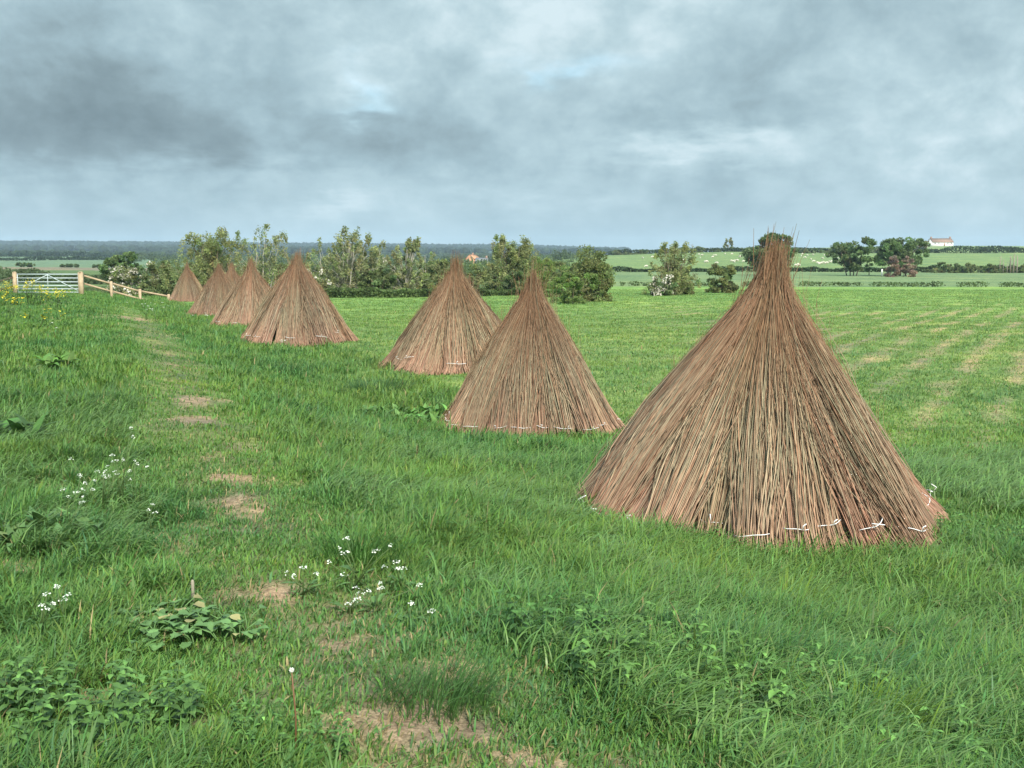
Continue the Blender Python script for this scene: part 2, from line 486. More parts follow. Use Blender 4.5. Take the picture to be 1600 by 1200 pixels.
def build_ground():
    r = np.concatenate([[0.3], np.geomspace(0.8, 4500, 520)])
    front = np.linspace(-38, 38, 460)
    back = np.linspace(38, 322, 80)[1:-1]
    az = np.radians(np.concatenate([front, back]))
    A, Rr = np.meshgrid(az, r)
    X, Y = Rr * np.sin(A), Rr * np.cos(A)
    Z = ground_z(X, Y)
    nr, na = X.shape
    idx = np.arange(nr * na).reshape(nr, na)
    q = np.stack([idx[:-1], np.roll(idx[:-1], -1, 1), np.roll(idx[1:], -1, 1), idx[1:]], -1).reshape(-1, 4)
    tri = np.stack([idx[0], np.full(na, nr * na), np.roll(idx[0], -1)], -1)
    V = np.concatenate([np.stack([X, Y, Z], -1).reshape(-1, 3), [[0, 0, gz(0, 0.01)]]])
    x, y = V[:, 0], V[:, 1]
    c = field_tone(x, y)
    under = (1 - smooth(30, 70, np.hypot(x, y)))[:, None]
    thatch = np.array([0.13, 0.145, 0.06])
    under = under * (.45 + .5 * path_mask(x, y)[:, None])
    c = c * (1 - under) + thatch * under
    b = bare_mask(x, y)[:, None]
    soil = np.array([0.285, 0.195, 0.130])
    c = c * (1 - .88 * b) + soil * .88 * b
    mt = bpy.data.materials.new('turf_ground'); mt.use_nodes = True
    nt = mt.node_tree; N, L = nt.nodes, nt.links
    p = N['Principled BSDF']; p.inputs['Roughness'].default_value = 0.95; p.inputs['Specular IOR Level'].default_value = 0.1
    at_ = N.new('ShaderNodeAttribute'); at_.attribute_name = 'tint'
    geo = N.new('ShaderNodeNewGeometry')
    col = at_.outputs['Color']
    for (sc, det, lo, hi, warm) in ((0.09, 6, .78, 1.22, .10), (1.1, 6, .72, 1.3, .10), (14, 5, .6, 1.45, .0), (70, 4, .55, 1.5, .0)):
        no = N.new('ShaderNodeTexNoise'); no.inputs['Scale'].default_value = sc; no.inputs['Detail'].default_value = det; no.inputs['Roughness'].default_value = .62
        L.new(geo.outputs['Position'], no.inputs['Vector'])
        mr = N.new('ShaderNodeMapRange'); mr.inputs['From Min'].default_value = .3; mr.inputs['From Max'].default_value = .7
        mr.inputs['To Min'].default_value = lo; mr.inputs['To Max'].default_value = hi
        L.new(no.outputs['Fac'], mr.inputs['Value'])
        cx = N.new('ShaderNodeCombineXYZ')
        L.new(mr.outputs[0], cx.inputs[1])
        for k, g in ((0, 1 + warm), (2, 1 - warm)):
            pw = N.new('ShaderNodeMath'); pw.operation = 'POWER'; L.new(mr.outputs[0], pw.inputs[0]); pw.inputs[1].default_value = 1 + (warm * 6 if k == 0 else -warm * 3)
            L.new(pw.outputs[0], cx.inputs[k])
        mu = N.new('ShaderNodeVectorMath'); mu.operation = 'MULTIPLY'
        L.new(col, mu.inputs[0]); L.new(cx.outputs[0], mu.inputs[1]); col = mu.outputs[0]
    L.new(col, p.inputs['Base Color'])
    no = N.new('ShaderNodeTexNoise'); no.inputs['Scale'].default_value = 9; no.inputs['Detail'].default_value = 8; no.inputs['Roughness'].default_value = .7
    L.new(geo.outputs['Position'], no.inputs['Vector'])
    bm = N.new('ShaderNodeBump'); bm.inputs['Strength'].default_value = .6; bm.inputs['Distance'].default_value = .08
    L.new(no.outputs['Fac'], bm.inputs['Height']); L.new(bm.outputs[0], p.inputs['Normal'])
    o = mesh_np('ground', V, [q, tri], mt, None, c, smooth_shade=True)
    tag(o, kind='structure')


build_ground()

# ------------------------------------------------------------------ willow stooks
STOOKS = [  # column, distance, radius, height
    (1183, 9.15, 1.60, 2.17), (828, 15.8, 1.39, 2.16), (708, 23.4, 1.50, 2.17), (463, 29.7, 1.58, 2.20),
    (395, 37.5, 1.42, 2.12), (345, 47.0, 1.50, 2.10), (362, 55.0, 1.45, 2.14), (295, 66.0, 1.20, 2.16), (732, 27.5, 1.30, 1.66)]
STOOK_POS = []
for (px, Y, R_, H_) in STOOKS:
    STOOK_POS.append(at(px, Y))


def rod_colours(rng, n, t):
    """the rods' own colours (n, rings, 3): pinkish butts, grey-olive or tan stems, rusty tips"""
    stem = np.array([[.305, .228, .145], [.255, .222, .142], [.315, .198, .122], [.17, .112, .070], [.37, .295, .195], [.265, .148, .088]])
    k = rng.choice(6, n, p=[.27, .25, .18, .14, .06, .10])
    c = stem[k] * np.exp(rng.normal(0, .20, (n, 1)))
    butt = np.array([.40, .222, .152]) * rng.uniform(.7, 1.2, (n, 1))
    tip = np.array([.205, .105, .055]) * rng.uniform(.65, 1.3, (n, 1))
    wb = (np.clip(1 - t / .36, 0, 1) ** 1.2)[..., None] * rng.uniform(.35, 1, (n, 1, 1))
    wt = (smooth(.48, .88, t))[..., None] * rng.uniform(.5, 1, (n, 1, 1))
    out = c[:, None] * (1 - wb) + butt[:, None] * wb
    return out * (1 - wt) + tip[:, None] * wt


def make_stook(name, label, R, H, seed, nb=26, rods=150, thick=1.0, tie=1.0, group='willow stooks along the bank', nk=.055, ex=.86, lean=(0.0, 0.0)):
    rng = np.random.default_rng(seed)
    root = thing(name, label, 'willow stook', (0, 0, 0), group)
    T = np.array([0, .07, .14, .30, .48, .66, .82, 1.0])

    def rprof(z):
        lin = R * np.sign(1 - z / (H * .985)) * np.abs(1 - z / (H * .985)) ** ex
        return np.where(lin > nk * 2.2, lin, nk + (nk * 1.2) * np.exp((lin - nk * 2.2) / (nk * 1.9)))
    for b in range(nb):
        A = (b + rng.uniform(-.13, .13)) * 2 * math.pi / nb
        out = rng.normal(0, .075)
        drop = rng.normal(0, .035)
        sag = rng.normal(0, .048)
        bun = rng.uniform(.80, 1.08) * rng.uniform(.97, 1.03, 3)
        n = rods
        rr, th = np.sqrt(rng.uniform(0, 1, n)), rng.uniform(0, 2 * math.pi, n)
        u0 = rr * np.cos(th) * (math.pi * R / nb) * 1.20
        v0 = (rr * np.sin(th) * .5 + .5) * .19
        ztop = H * np.where(rng.random(n) < .30, rng.uniform(.62, .92, n), np.where(rng.random(n) < .06, rng.uniform(1.0, 1.10, n), rng.normal(.93, .055, n)))
        zb = rng.normal(0.0, .045, n) + drop
        fan = rng.normal(0, .17, n) + np.where(rng.random(n) < .10, rng.normal(0, .45, n), 0)
        wob = rng.normal(0, .030, (n, 1))
        t = np.broadcast_to(T, (n, 8))
        z = zb[:, None] + t * (ztop - zb)[:, None]
        us = np.interp(T, [0, .09, .3, 1], [1.10, .88, 1.10, 1.15])
        lift = np.interp(T, [0, .09, .4, 1], [.03, -.015, .0, .0])
        phi = A + u0[:, None] / R * us + fan[:, None] * (t ** 1.3)
        r = rprof(z) - v0[:, None] * (1 - .72 * t) + out * (1 - t) ** 2 + lift + sag * np.sin(math.pi * t) + wob * np.sin(t * 5 + rng.uniform(0, 6, (n, 1)))
        r = r + .035 * np.sin(3 * phi + seed) * (1 - t)
        top = smooth(.86, 1.0, z / H)
        r = np.maximum(r, .01) * (1 - top * rng.uniform(.1, .8, (n, 1)))
        P = np.stack([r * np.cos(phi), r * np.sin(phi), z], -1)
        P[..., :2] += np.array(lean) * (np.clip(z / H, 0, 1.2) ** 1.4)[..., None]
        P[..., 0] += (rng.normal(0, .05, (n, 1)) + .02) * np.clip(z / H - .85, 0, 1) * 3
        rad = (rng.uniform(.0025, .0051, (n, 1)) * thick) * np.interp(T, [0, .3, .8, 1], [1.1, .92, .55, .22])
        v, q = tubes(P, np.broadcast_to(rad, (n, 8)), 3)
        c = rod_colours(rng, n, t) * bun
        ob = mesh_np('rod_bundle', v, q, M_ROD, root, np.repeat(c.reshape(-1, 1, 3), 3, 1).reshape(-1, 3))
        if rng.random() < tie:
            zt = .215 + rng.normal(0, .025)
            hw = math.pi * R / nb * rng.uniform(.55, .92)
            uu = np.linspace(-1, 1, 9)
            ph = A + uu * hw / R
            bulge = .050 * (1 - uu ** 2) - .032
            rt = rprof(np.array([zt]))[0] + bulge + out
            rt = rt + .035 * np.sin(3 * ph + seed) * .9 + sag * .28
            tilt = rng.normal(0, .018)
            Pt = np.stack([rt * np.cos(ph), rt * np.sin(ph), zt + drop + uu * tilt + .005 * np.sin(uu * 4 + b)], -1)[None]
            Pt[..., :2] += np.array(lean) * (zt / H) ** 1.4
            tb = MB(); tb.tubes(Pt, np.full((1, 9), .0031 * max(1, thick * .9)), 5)
            if rng.random() < .6:       # a knot with a loose end
                m_ = Pt[0, 3 + int(rng.integers(0, 3))] * np.array([1.012, 1.012, 1])
                e = np.stack([m_, m_ + [rng.normal(0, .015), -.01, .035], m_ + [rng.normal(0, .02), -.01, .045 + rng.normal(0, .012)]])[None]
                tb.tubes(e, np.full((1, 3), .0040), 5)
            tb.build('twine_tie', M_TWINE, ob)
    # thin side shoots that stand out of the cone, and a few tall tips
    n = 230
    A = rng.uniform(0, 2 * math.pi, n); z0 = H * rng.uniform(.18, .8, n)
    Ls = rng.uniform(.35, .8, n); T2 = np.linspace(0, 1, 5)
    r0 = rprof(z0)
    slope = R / H
    straight = rng.uniform(.1, .95, n)
    zz = z0[:, None] + Ls[:, None] * T2
    r = r0[:, None] - slope * Ls[:, None] * T2 * (1 - straight[:, None] * T2 * .75) - .02
    ph = A[:, None] + rng.normal(0, .10, (n, 1)) * T2
    P1 = np.stack([np.maximum(r, .02) * np.cos(ph), np.maximum(r, .02) * np.sin(ph), zz], -1)
    n2 = 44
    a2 = rng.uniform(0, 2 * math.pi, n2); d2 = np.abs(rng.normal(0, .13, n2))
    top = H * rng.uniform(1.0, 1.17, n2)
    z2 = H * .8 + (top - H * .8)[:, None] * T2
    rr2 = .10 + (d2 - .06)[:, None] * T2
    P2 = np.stack([rr2 * np.cos(a2)[:, None] + .03 * T2 ** 2, rr2 * np.sin(a2)[:, None], z2], -1)
    P3 = np.concatenate([P1, P2])
    P3[..., :2] += np.array(lean) * (np.clip(P3[..., 2:] / H, 0, 1.2) ** 1.4)
    rad = rng.uniform(.0022, .0040, (len(P3), 1)) * thick * np.interp(T2, [0, 1], [1, .3])
    rad[len(P1):] *= 1.5
    v, q = tubes(P3, np.broadcast_to(rad, (len(P3), 5)), 3)
    c = rod_colours(rng, len(P3), np.broadcast_to(.3 + .6 * T2, (len(P3), 5))) * .9
    mesh_np('loose_rods', v, q, M_ROD, root, np.repeat(c.reshape(-1, 1, 3), 3, 1).reshape(-1, 3))
    return root


SL = ['largest nearest willow stook, broad cone of brown rods tied low with white twine',
      'willow stook beside the largest one, narrow cone with an unbroken row of white twine ties',
      'mid-sized willow stook half hidden behind the narrow stook with white ties',
      'broad willow stook at the right-hand end of the far cluster near the field edge',
      'willow stook tucked just behind the broad one in the far cluster',
      'willow stook in the far cluster with pinkish butts beside white cow parsley',
      'willow stook mostly hidden in the far cluster, only its tip and right flank showing',
      'small farthest willow stook standing at the end of the wooden fence',
      'low willow stook almost hidden behind the mid-sized one, only its rusty right shoulder showing']
protos = {0: make_stook('willow_stook', SL[0], STOOKS[0][2], STOOKS[0][3], 11, 28, 290, 1.0, .85, nk=.064, ex=1.0, lean=(.13, .0)),
          1: make_stook('willow_stook', SL[1], STOOKS[1][2], STOOKS[1][3], 23, 23, 230, 1.15, .95, lean=(.04, .03)),
          2: make_stook('willow_stook', SL[2], STOOKS[2][2], STOOKS[2][3], 29, 21, 130, 1.4, .35, nk=.07, ex=.92, lean=(.05, -.05)),
          3: make_stook('willow_stook', SL[3], STOOKS[3][2], STOOKS[3][3], 37, 24, 110, 1.6, .3, nk=.06, ex=.84, lean=(.02, .05)),
          4: make_stook('willow_stook', SL[4], STOOKS[4][2], STOOKS[4][3], 41, 20, 100, 1.8, .2, nk=.05, ex=.9, lean=(-.04, .0))}
for k, (px, Y, R_, H_) in enumerate(STOOKS):
    if k in protos: o = protos[k]
    else:
        j = {5: 3, 6: 4, 7: 2, 8: 4}[k]
        o = copy_tree(protos[j])
        o['label'] = SL[k]
        o.scale = (R_ / STOOKS[j][2], R_ / STOOKS[j][2], H_ / STOOKS[j][3])
    x_, y_, z_ = STOOK_POS[k]
    o.location = (x_, y_, z_ - 0.01)
    o.rotation_euler = (0, 0, (0, .2, 0, .1, 0, 2.6, 2.0, 4.2, 1.0)[k])

# a few rods lying against the second stook the other way
x_, y_, z_ = STOOK_POS[1]


# ------------------------------------------------------------------ grass
def blades(X, Y, Z, Lb, w, az, th0, th1, K, colr):
    """ribbons; returns verts, quads, cols"""
    n = len(X)
    t = np.linspace(0, 1, K + 1)
    ang = th0[:, None] + th1[:, None] * t
    seg = (Lb / K)[:, None]
    dx = np.concatenate([np.zeros((n, 1)), np.cumsum(np.sin(ang[:, :-1]) * seg, 1)], 1)
    dz = np.concatenate([np.zeros((n, 1)), np.cumsum(np.cos(ang[:, :-1]) * seg, 1)], 1)
    cx = X[:, None] + np.cos(az)[:, None] * dx
    cy = Y[:, None] + np.sin(az)[:, None] * dx
    cz = Z[:, None] + dz
    ww = w[:, None] * np.interp(t, [0, .35, .75, 1], [.8, 1, .75, .12])
    wx, wy = -np.sin(az)[:, None] * ww * .5, np.cos(az)[:, None] * ww * .5
    V = np.empty((n, K + 1, 2, 3), np.float32)
    V[:, :, 0, 0] = cx - wx; V[:, :, 0, 1] = cy - wy; V[:, :, 0, 2] = cz
    V[:, :, 1, 0] = cx + wx; V[:, :, 1, 1] = cy + wy; V[:, :, 1, 2] = cz
    idx = np.arange(n * (K + 1) * 2).reshape(n, K + 1, 2)
    q = np.stack([idx[:, :-1, 0], idx[:, :-1, 1], idx[:, 1:, 1], idx[:, 1:, 0]], -1).reshape(-1, 4)
    c = np.repeat(colr, (K + 1) * 2, 0)
    return V.reshape(-1, 3), q, c


def sample_points(rng, N, y0, y1, p, umax=0.60):
    """points with density ~ Y^-p inside a wide wedge ahead"""
    e = 2 - p
    Y = (rng.random(N) * (y1 ** e - y0 ** e) + y0 ** e) ** (1 / e)
    X = rng.uniform(-umax, umax, N) * Y
    return X, Y


def in_stook(X, Y, k=0.80):
    m_ = np.zeros(len(X), bool)
    for (x, y, z), (px, Yd, R, H) in zip(STOOK_POS, STOOKS):
        m_ |= (X - x) ** 2 + (Y - y) ** 2 < (R * k) ** 2
    return m_


def near_stook(X, Y):
    m_ = np.zeros(len(X))
    for (x, y, z), (px, Yd, R, H) in zip(STOOK_POS, STOOKS):
        m_ = np.maximum(m_, 1 - smooth(R * 1.0, R * 1.0 + .8, np.hypot(X - x, Y - y)))
    return m_


def tall_map(X, Y):
    s = crest(X, Y)
    tall = .40 + .65 * (fbm(X * .55, Y * .55, 61, 3) - .35) + 1.1 * (fbm(X * 2.3, Y * 2.3, 63, 2) - .5) + .30 * smooth(1.2, 3.5, s) * (1 - smooth(6, 9, s))
    tall = tall + .22 * smooth(-1.2, -2.6, s)
    tall = tall - 1.0 * path_mask(X, Y) + .02 * near_stook(X, Y)
    tall = np.where(s > 7, .16 + .3 * (fbm(X * .4, Y * .4, 66, 2) - .5), tall)
    tall = tall - .8 * bare_mask(X, Y)
    return np.clip(tall, .02, 1.2)


def grass_object(name, seed, N, y0, y1, p, tufts, K, wbase, wpow, Lscale):
    rng = np.random.default_rng(seed)
    tx, ty = sample_points(rng, N // tufts, y0, y1, p)
    X = np.repeat(tx, tufts); Y = np.repeat(ty, tufts)
    spread = rng.uniform(.02, .06, len(tx)).repeat(tufts) * np.sqrt(np.maximum(Y, 3) / 4)
    X = X + rng.normal(0, 1, len(X)) * spread; Y = Y + rng.normal(0, 1, len(X)) * spread
    tuft_az = rng.normal(0.25, 1.3, len(tx)).repeat(tufts)
    tuft_l = rng.uniform(.75, 1.25, len(tx)).repeat(tufts)
    tuft_c = rng.normal(0, 1, len(tx)).repeat(tufts)
    b = bare_mask(X, Y)
    keep = (rng.random(len(X)) > np.clip(b * .95, 0, .80)) & ~in_stook(X, Y)
    pm = path_mask(X, Y)
    keep &= rng.random(len(X)) > pm * .45
    X, Y, taz, tl, tcn = X[keep], Y[keep], tuft_az[keep], tuft_l[keep], tuft_c[keep]
    n = len(X)
    tall = tall_map(X, Y)
    Lb = (.045 + .180 * tall) * tl * rng.uniform(.55, 1.3, n) * Lscale
    w = wbase * rng.uniform(.5, 1.45, n) * (np.maximum(Y, 3.4) / 3.4) ** wpow
    w = np.where(rng.random(n) < .10, w * 1.7, w)
    az = taz * .8 + rng.normal(0, .9, n)
    th0 = np.abs(rng.normal(.22, .33, n))
    th1 = np.abs(rng.normal(1.5, .6, n)) * (.65 + .5 * tall)
    th1 = np.where(rng.random(n) < .14 * tall, th1 + 1.1, th1)
    c = field_tone(X, Y)
    hue = fbm(X * .45, Y * .45, 91, 3) - .5
    hue = hue * (1 - .55 * smooth(5, 9, crest(X, Y)))
    hue2 = fbm(X * 1.6, Y * 1.6, 95, 2) - .5
    g = np.stack([1 + .75 * hue + .4 * hue2, 1 + .30 * hue + .30 * hue2, 1 - .2 * hue], -1)
    c = c * g * np.exp(rng.normal(0, .12, (n, 1)) + .08 * tcn[:, None])
    c[:, 0] *= np.exp(rng.normal(0, .14, n)); c[:, 2] *= np.exp(rng.normal(0, .22, n))
    straw = (rng.random(n) < .012 + .035 * pm[keep] + .22 * np.clip(b[keep], 0, 1))
    c[straw] = np.array([.34, .27, .13]) * rng.uniform(.6, 1.15, (straw.sum(), 1))
    v, q, cc = blades(X, Y, ground_z(X, Y) - .008, Lb, w, az, th0, th1, K, c)
    o = mesh_np(name, v, q, M_GRASS, None, np.clip(cc, .004, .8))
    tag(o, kind='stuff', cat='grass', label='lush green meadow grass covering the bank and field')
    return o


grass_object('meadow_grass', 101, 430000, 2.6, 9.5, 1.25, 8, 4, .0056, .20, 1.0)
g2 = grass_object('field_grass', 102, 760000, 9.2, 95, 1.7, 7, 2, .0058, .52, 1.0)
g2['label'] = 'finer grass growing across the middle distance and the willow field'

def arching_grass():
    """broad long blades bent over by the wind, thickest in front of the largest stook"""
    rng = np.random.default_rng(131)
    N = 110000
    Y = rng.uniform(2.7, 13, N) ** 1.0; X = rng.uniform(-.55, .6, N) * Y
    k = smooth(.46, .62, fbm(X * .8, Y * .8, 71, 3) + .10 * smooth(-1, 1.2, X))
    keep = (rng.random(N) < k) & (bare_mask(X, Y) < .15) & (path_mask(X, Y) < .3) & ~in_stook(X, Y, .98) & (rng.random(N) < np.clip(Y / 6, .3, 1))
    X, Y = X[keep], Y[keep]; n = len(X)
    c = np.array([.132, .235, .060]) * np.exp(rng.normal(0, .16, (n, 1))) * np.exp(rng.normal(0, .06, (n, 3)))
    v, q, cc = blades(X, Y, ground_z(X, Y) - .005, rng.uniform(.15, .30, n), rng.uniform(.0055, .0100, n), rng.normal(.1, .75, n),
                      np.abs(rng.normal(.15, .2, n)), rng.uniform(1.3, 2.5, n), 5, c)
    o = mesh_np('arching_grass', v, q, mat_tint('glossy_blade', 0.42, 0.30, 0.36), None, cc)
    tag(o, 'broad arching blades of long grass bent over by the wind', 'grass', kind='stuff')


arching_grass()

# ------------------------------------------------------------------ weeds and flowers
def leaf_shape(n, outline, fold=.12, curl=.2):
    pass


def leaves_mesh(mb, base, az, el, L, W, droop, col, rng, K=5, tooth=0.0, fold=.25):
    """broad leaves: n leaves with a folded midrib and curved length; arrays of n"""
    n = len(L)
    t = np.linspace(0, 1, K + 1)
    prof = np.sin(np.pi * np.clip(t * .93 + .05, 0, 1) ** .75)
    prof[-1] = .02
    ang = el[:, None] - droop[:, None] * t
    seg = L[:, None] / K
    dx = np.concatenate([np.zeros((n, 1)), np.cumsum(np.cos(ang[:, :-1]) * seg, 1)], 1)
    dz = np.concatenate([np.zeros((n, 1)), np.cumsum(np.sin(ang[:, :-1]) * seg, 1)], 1)
    mid = np.stack([base[:, 0:1] + np.cos(az)[:, None] * dx, base[:, 1:2] + np.sin(az)[:, None] * dx, base[:, 2:3] + dz], -1)
    side = np.stack([-np.sin(az), np.cos(az), np.zeros(n)], -1)[:, None, :]
    wv = (W[:, None] * prof * (1 + tooth * rng.uniform(-1, 1, (n, K + 1))))[..., None] * .5
    upv = np.array([0, 0, 1.0])
    Lf = mid - side * wv + upv * wv * fold * rng.uniform(.3, 1.6, (n, 1, 1))
    Rt = mid + side * wv + upv * wv * fold * rng.uniform(.3, 1.6, (n, 1, 1))
    V = np.stack([Lf, mid, Rt], 2)
    idx = np.arange(n * (K + 1) * 3).reshape(n, K + 1, 3)
    q = np.concatenate([np.stack([idx[:, :-1, j], idx[:, :-1, j + 1], idx[:, 1:, j + 1], idx[:, 1:, j]], -1).reshape(-1, 4) for j in (0, 1)])
    mb.add(V.reshape(-1, 3), q, np.repeat(col, (K + 1) * 3, 0))


def weed(name, label, cat, px, py, kind, rx, ry, n, h, col, seed, group=None, yellow=0.0):
    """a clump of broad-leaved weeds centred on a spot of ground"""
    rng = np.random.default_rng(seed)
    x0, y0, z0 = on_ground(px, py)
    root = thing(name, label, cat, (x0, y0, z0), group)
    mb, st = MB(), MB()
    col = np.array(col)
    a, rr = rng.uniform(0, 2 * math.pi, n), np.sqrt(rng.random(n))
    cx, cy = rr * np.cos(a) * rx, rr * np.sin(a) * ry
    for i in range(n):
        gz_ = gz(x0 + cx[i], y0 + cy[i]) - z0
        if kind == 'dock':
            k = int(rng.integers(6, 10))
            L_ = h * rng.uniform(.7, 1.25, k)
            c = col * np.exp(rng.normal(0, .22, (k, 1))) * np.exp(rng.normal(0, .07, (k, 3)))
            ye = rng.random(k) < yellow
            c[ye] = np.array([.42, .36, .12]) * rng.uniform(.7, 1.1, (ye.sum(), 1))
            leaves_mesh(mb, np.tile([cx[i], cy[i], gz_ + .03], (k, 1)), rng.uniform(0, 2 * math.pi, k), rng.uniform(.45, 1.25, k), L_, L_ * rng.uniform(.26, .42, k), rng.uniform(.5, 1.7, k), c, rng, 6, .10)
        elif kind == 'burdock':
            k = int(rng.integers(3, 6))
            L_ = h * rng.uniform(.55, 1.0, k); sz = rng.uniform(.035, .065, k)
            az = rng.uniform(0, 2 * math.pi, k); d = rng.uniform(.02, .10, k)
            b_ = np.stack([cx[i] + np.cos(az) * d, cy[i] + np.sin(az) * d, gz_ + L_], -1)
            s0 = np.tile([cx[i], cy[i], gz_], (k, 1))
            st.tubes(np.stack([s0, (s0 + b_) / 2 + [0, 0, .02], b_], 1), np.full((k, 3), .003), 4, col * 1.2)
            c = col * np.exp(rng.normal(0, .2, (k, 1)))
            ye = rng.random(k) < yellow
            c[ye] = np.array([.36, .33, .14]) * rng.uniform(.7, 1.1, (ye.sum(), 1))
            leaves_mesh(mb, b_, az, rng.uniform(-.2, .35, k), sz, sz * rng.uniform(.85, 1.1, k), rng.uniform(.2, .9, k), c, rng, 8, .30, .3)
        else:       # nettle: upright stem with crossed pairs of toothed leaves
            hh = h * rng.uniform(.65, 1.2)
            lean = rng.normal(0, .12, 2) + [.06, 0]
            top = np.array([cx[i] + lean[0] * hh, cy[i] + lean[1] * hh, gz_ + hh])
            b_ = np.array([cx[i], cy[i], gz_ - .01])
            st.tubes(np.stack([b_, (b_ + top) / 2, top])[None], np.array([[.0028, .0024, .0014]]), 4, col * 1.1)
            lv = 5
            tt = np.linspace(.35, 1, lv)
            for j, t in enumerate(tt):
                p = b_ + (top - b_) * t
                k = 2 if j < lv - 1 else 4
                az = rng.uniform(0, .5) + (j % 2) * math.pi / 2 + np.arange(k) * (2 * math.pi / k) + i
                sz = min(h, .2) * .32 * rng.uniform(.6, 1.2, k) * (1.1 - .5 * t)
                c = col * np.exp(rng.normal(0, .28, (k, 1))) * (1 + .3 * t * np.array([1, 1, .3]))
                leaves_mesh(mb, np.tile(p, (k, 1)), az, rng.uniform(-.1, .5, k), sz, sz * .56, rng.uniform(.5, 1.3, k), c, rng, 5, .22, .35)
    if st.n: mb.add(np.concatenate(st.v), [np.concatenate(f) for f in st.f.values()], np.concatenate(st.c))
    mb.build('leaves', M_WEED, root, True)
    return root


W_ = 'broad-leaved weeds in the grass'
weed('dock_plant', 'dark green dock plant at the edge of the grass above the cow parsley', 'dock', 25, 692, 'dock', .28, .18, 6, .26, (0.053, 0.120, 0.026), 1, W_)
weed('dock_plant', 'pale dock leaves sprawling beside the nettles left of the path', 'dock', 70, 850, 'dock', .50, .22, 11, .20, (0.097, 0.184, 0.056), 2, W_)
weed('burdock_plant', 'low burdock plant with some yellowed leaves in the foreground grass', 'burdock', 290, 995, 'burdock', .30, .18, 46, .10, (.105, .200, .062), 3, W_, .10)
weed('dock_plant', 'bright green dock patch just left of the stook with the twine row', 'dock', 668, 664, 'dock', .95, .75, 60, .21, (.105, .215, .048), 4, W_)
weed('nettle_patch', 'dark nettle patch in front of the largest stook beside a bare spot', 'nettles', 865, 1003, 'nettle', .30, .16, 31, 0.18, (0.051, 0.120, 0.030), 5, W_)
weed('nettle_patch', 'nettle patch filling the bottom left corner of the grass', 'nettles', 70, 1150, 'nettle', .50, .34, 75, 0.19, (0.072, 0.148, 0.040), 6, W_)
weed('nettle_patch', 'nettles in the long grass between the largest stook and the bottom edge', 'nettles', 1070, 1075, 'nettle', .55, .60, 60, 0.20, (0.078, 0.160, 0.040), 7, W_)
weed('nettle_patch', 'nettles growing against the front foot of the largest stook', 'nettles', 1165, 872, 'nettle', .38, .12, 24, 0.17, (0.060, 0.143, 0.032), 8, W_)
weed('dock_plant', 'yellow-green dock plant near the right border of the foreground', 'dock', 1555, 1055, 'dock', .34, .18, 10, .19, (0.109, 0.192, 0.035), 9, W_)
weed('nettle_patch', 'nettles at the bottom border below the tall grass tuft', 'nettles', 1330, 1140, 'nettle', .60, .55, 50, 0.18, (0.074, 0.156, 0.040), 10, W_)
weed('nettle_patch', 'nettles low in the grass under the bare earth patch', 'nettles', 360, 1165, 'nettle', .42, .14, 33, 0.11, (0.071, 0.150, 0.038), 12, W_)
weed('dock_plant', 'small dock on the bank left of the far cluster of stooks', 'dock', 70, 572, 'dock', .5, .35, 6, .25, (0.088, 0.184, 0.032), 13, W_)
weed('nettle_patch', 'nettle clump by the right foot of the largest stook', 'nettles', 1520, 850, 'nettle', .45, .3, 31, 0.17, (0.067, 0.150, 0.036), 15, W_)


def grass_tussock(label, px, py, r, n, h, col, seed, wind=.5):
    rng = np.random.default_rng(seed)
    x0, y0, z0 = on_ground(px, py)
    a, rr = rng.uniform(0, 2 * math.pi, n), np.sqrt(rng.random(n)) * r
    X, Y = rr * np.cos(a), rr * np.sin(a) * .7
    c = np.array(col) * np.exp(rng.normal(0, .22, (n, 1)))
    v, q, cc = blades(X, Y, np.full(n, -.01), h * rng.uniform(.6, 1.25, n), rng.uniform(.003, .006, n), np.where(rng.random(n) < wind, rng.normal(0.1, .5, n), a),
                      np.abs(rng.normal(.25, .2, n)), rng.uniform(.6, 1.7, n), 4, c)
    o = mesh_np('grass_tussock', v, q, M_GRASS, None, cc)
    o.location = (x0, y0, z0)
    tag(o, label, 'grass tuft', 'grass tussocks')


grass_tussock('wind-combed grass tussock beside the bare earth patch in the foreground', 668, 1105, .24, 330, .22, (0.074, 0.160, 0.042), 1, .7)
grass_tussock('yellow-green upright grass tuft in front of the largest stook', 1330, 1150, .30, 260, .24, (0.132, 0.216, 0.022), 2, .2)
grass_tussock('pale yellow-green tuft below the left foot of the largest stook', 1225, 965, .28, 300, .26, (0.141, 0.224, 0.029), 3, .2)
grass_tussock('dark tussock left of the nettles beside the path', 560, 880, .25, 300, .24, (0.062, 0.152, 0.029), 4, .4)
grass_tussock('dark blue-green tussock left of the bright dock patch', 588, 612, .75, 900, .30, (.055, .125, .045), 6, .3)
grass_tussock('bluish tussock on the bank below the far cluster of stooks', 150, 635, .5, 260, .32, (0.088, 0.168, 0.064), 5, .6)


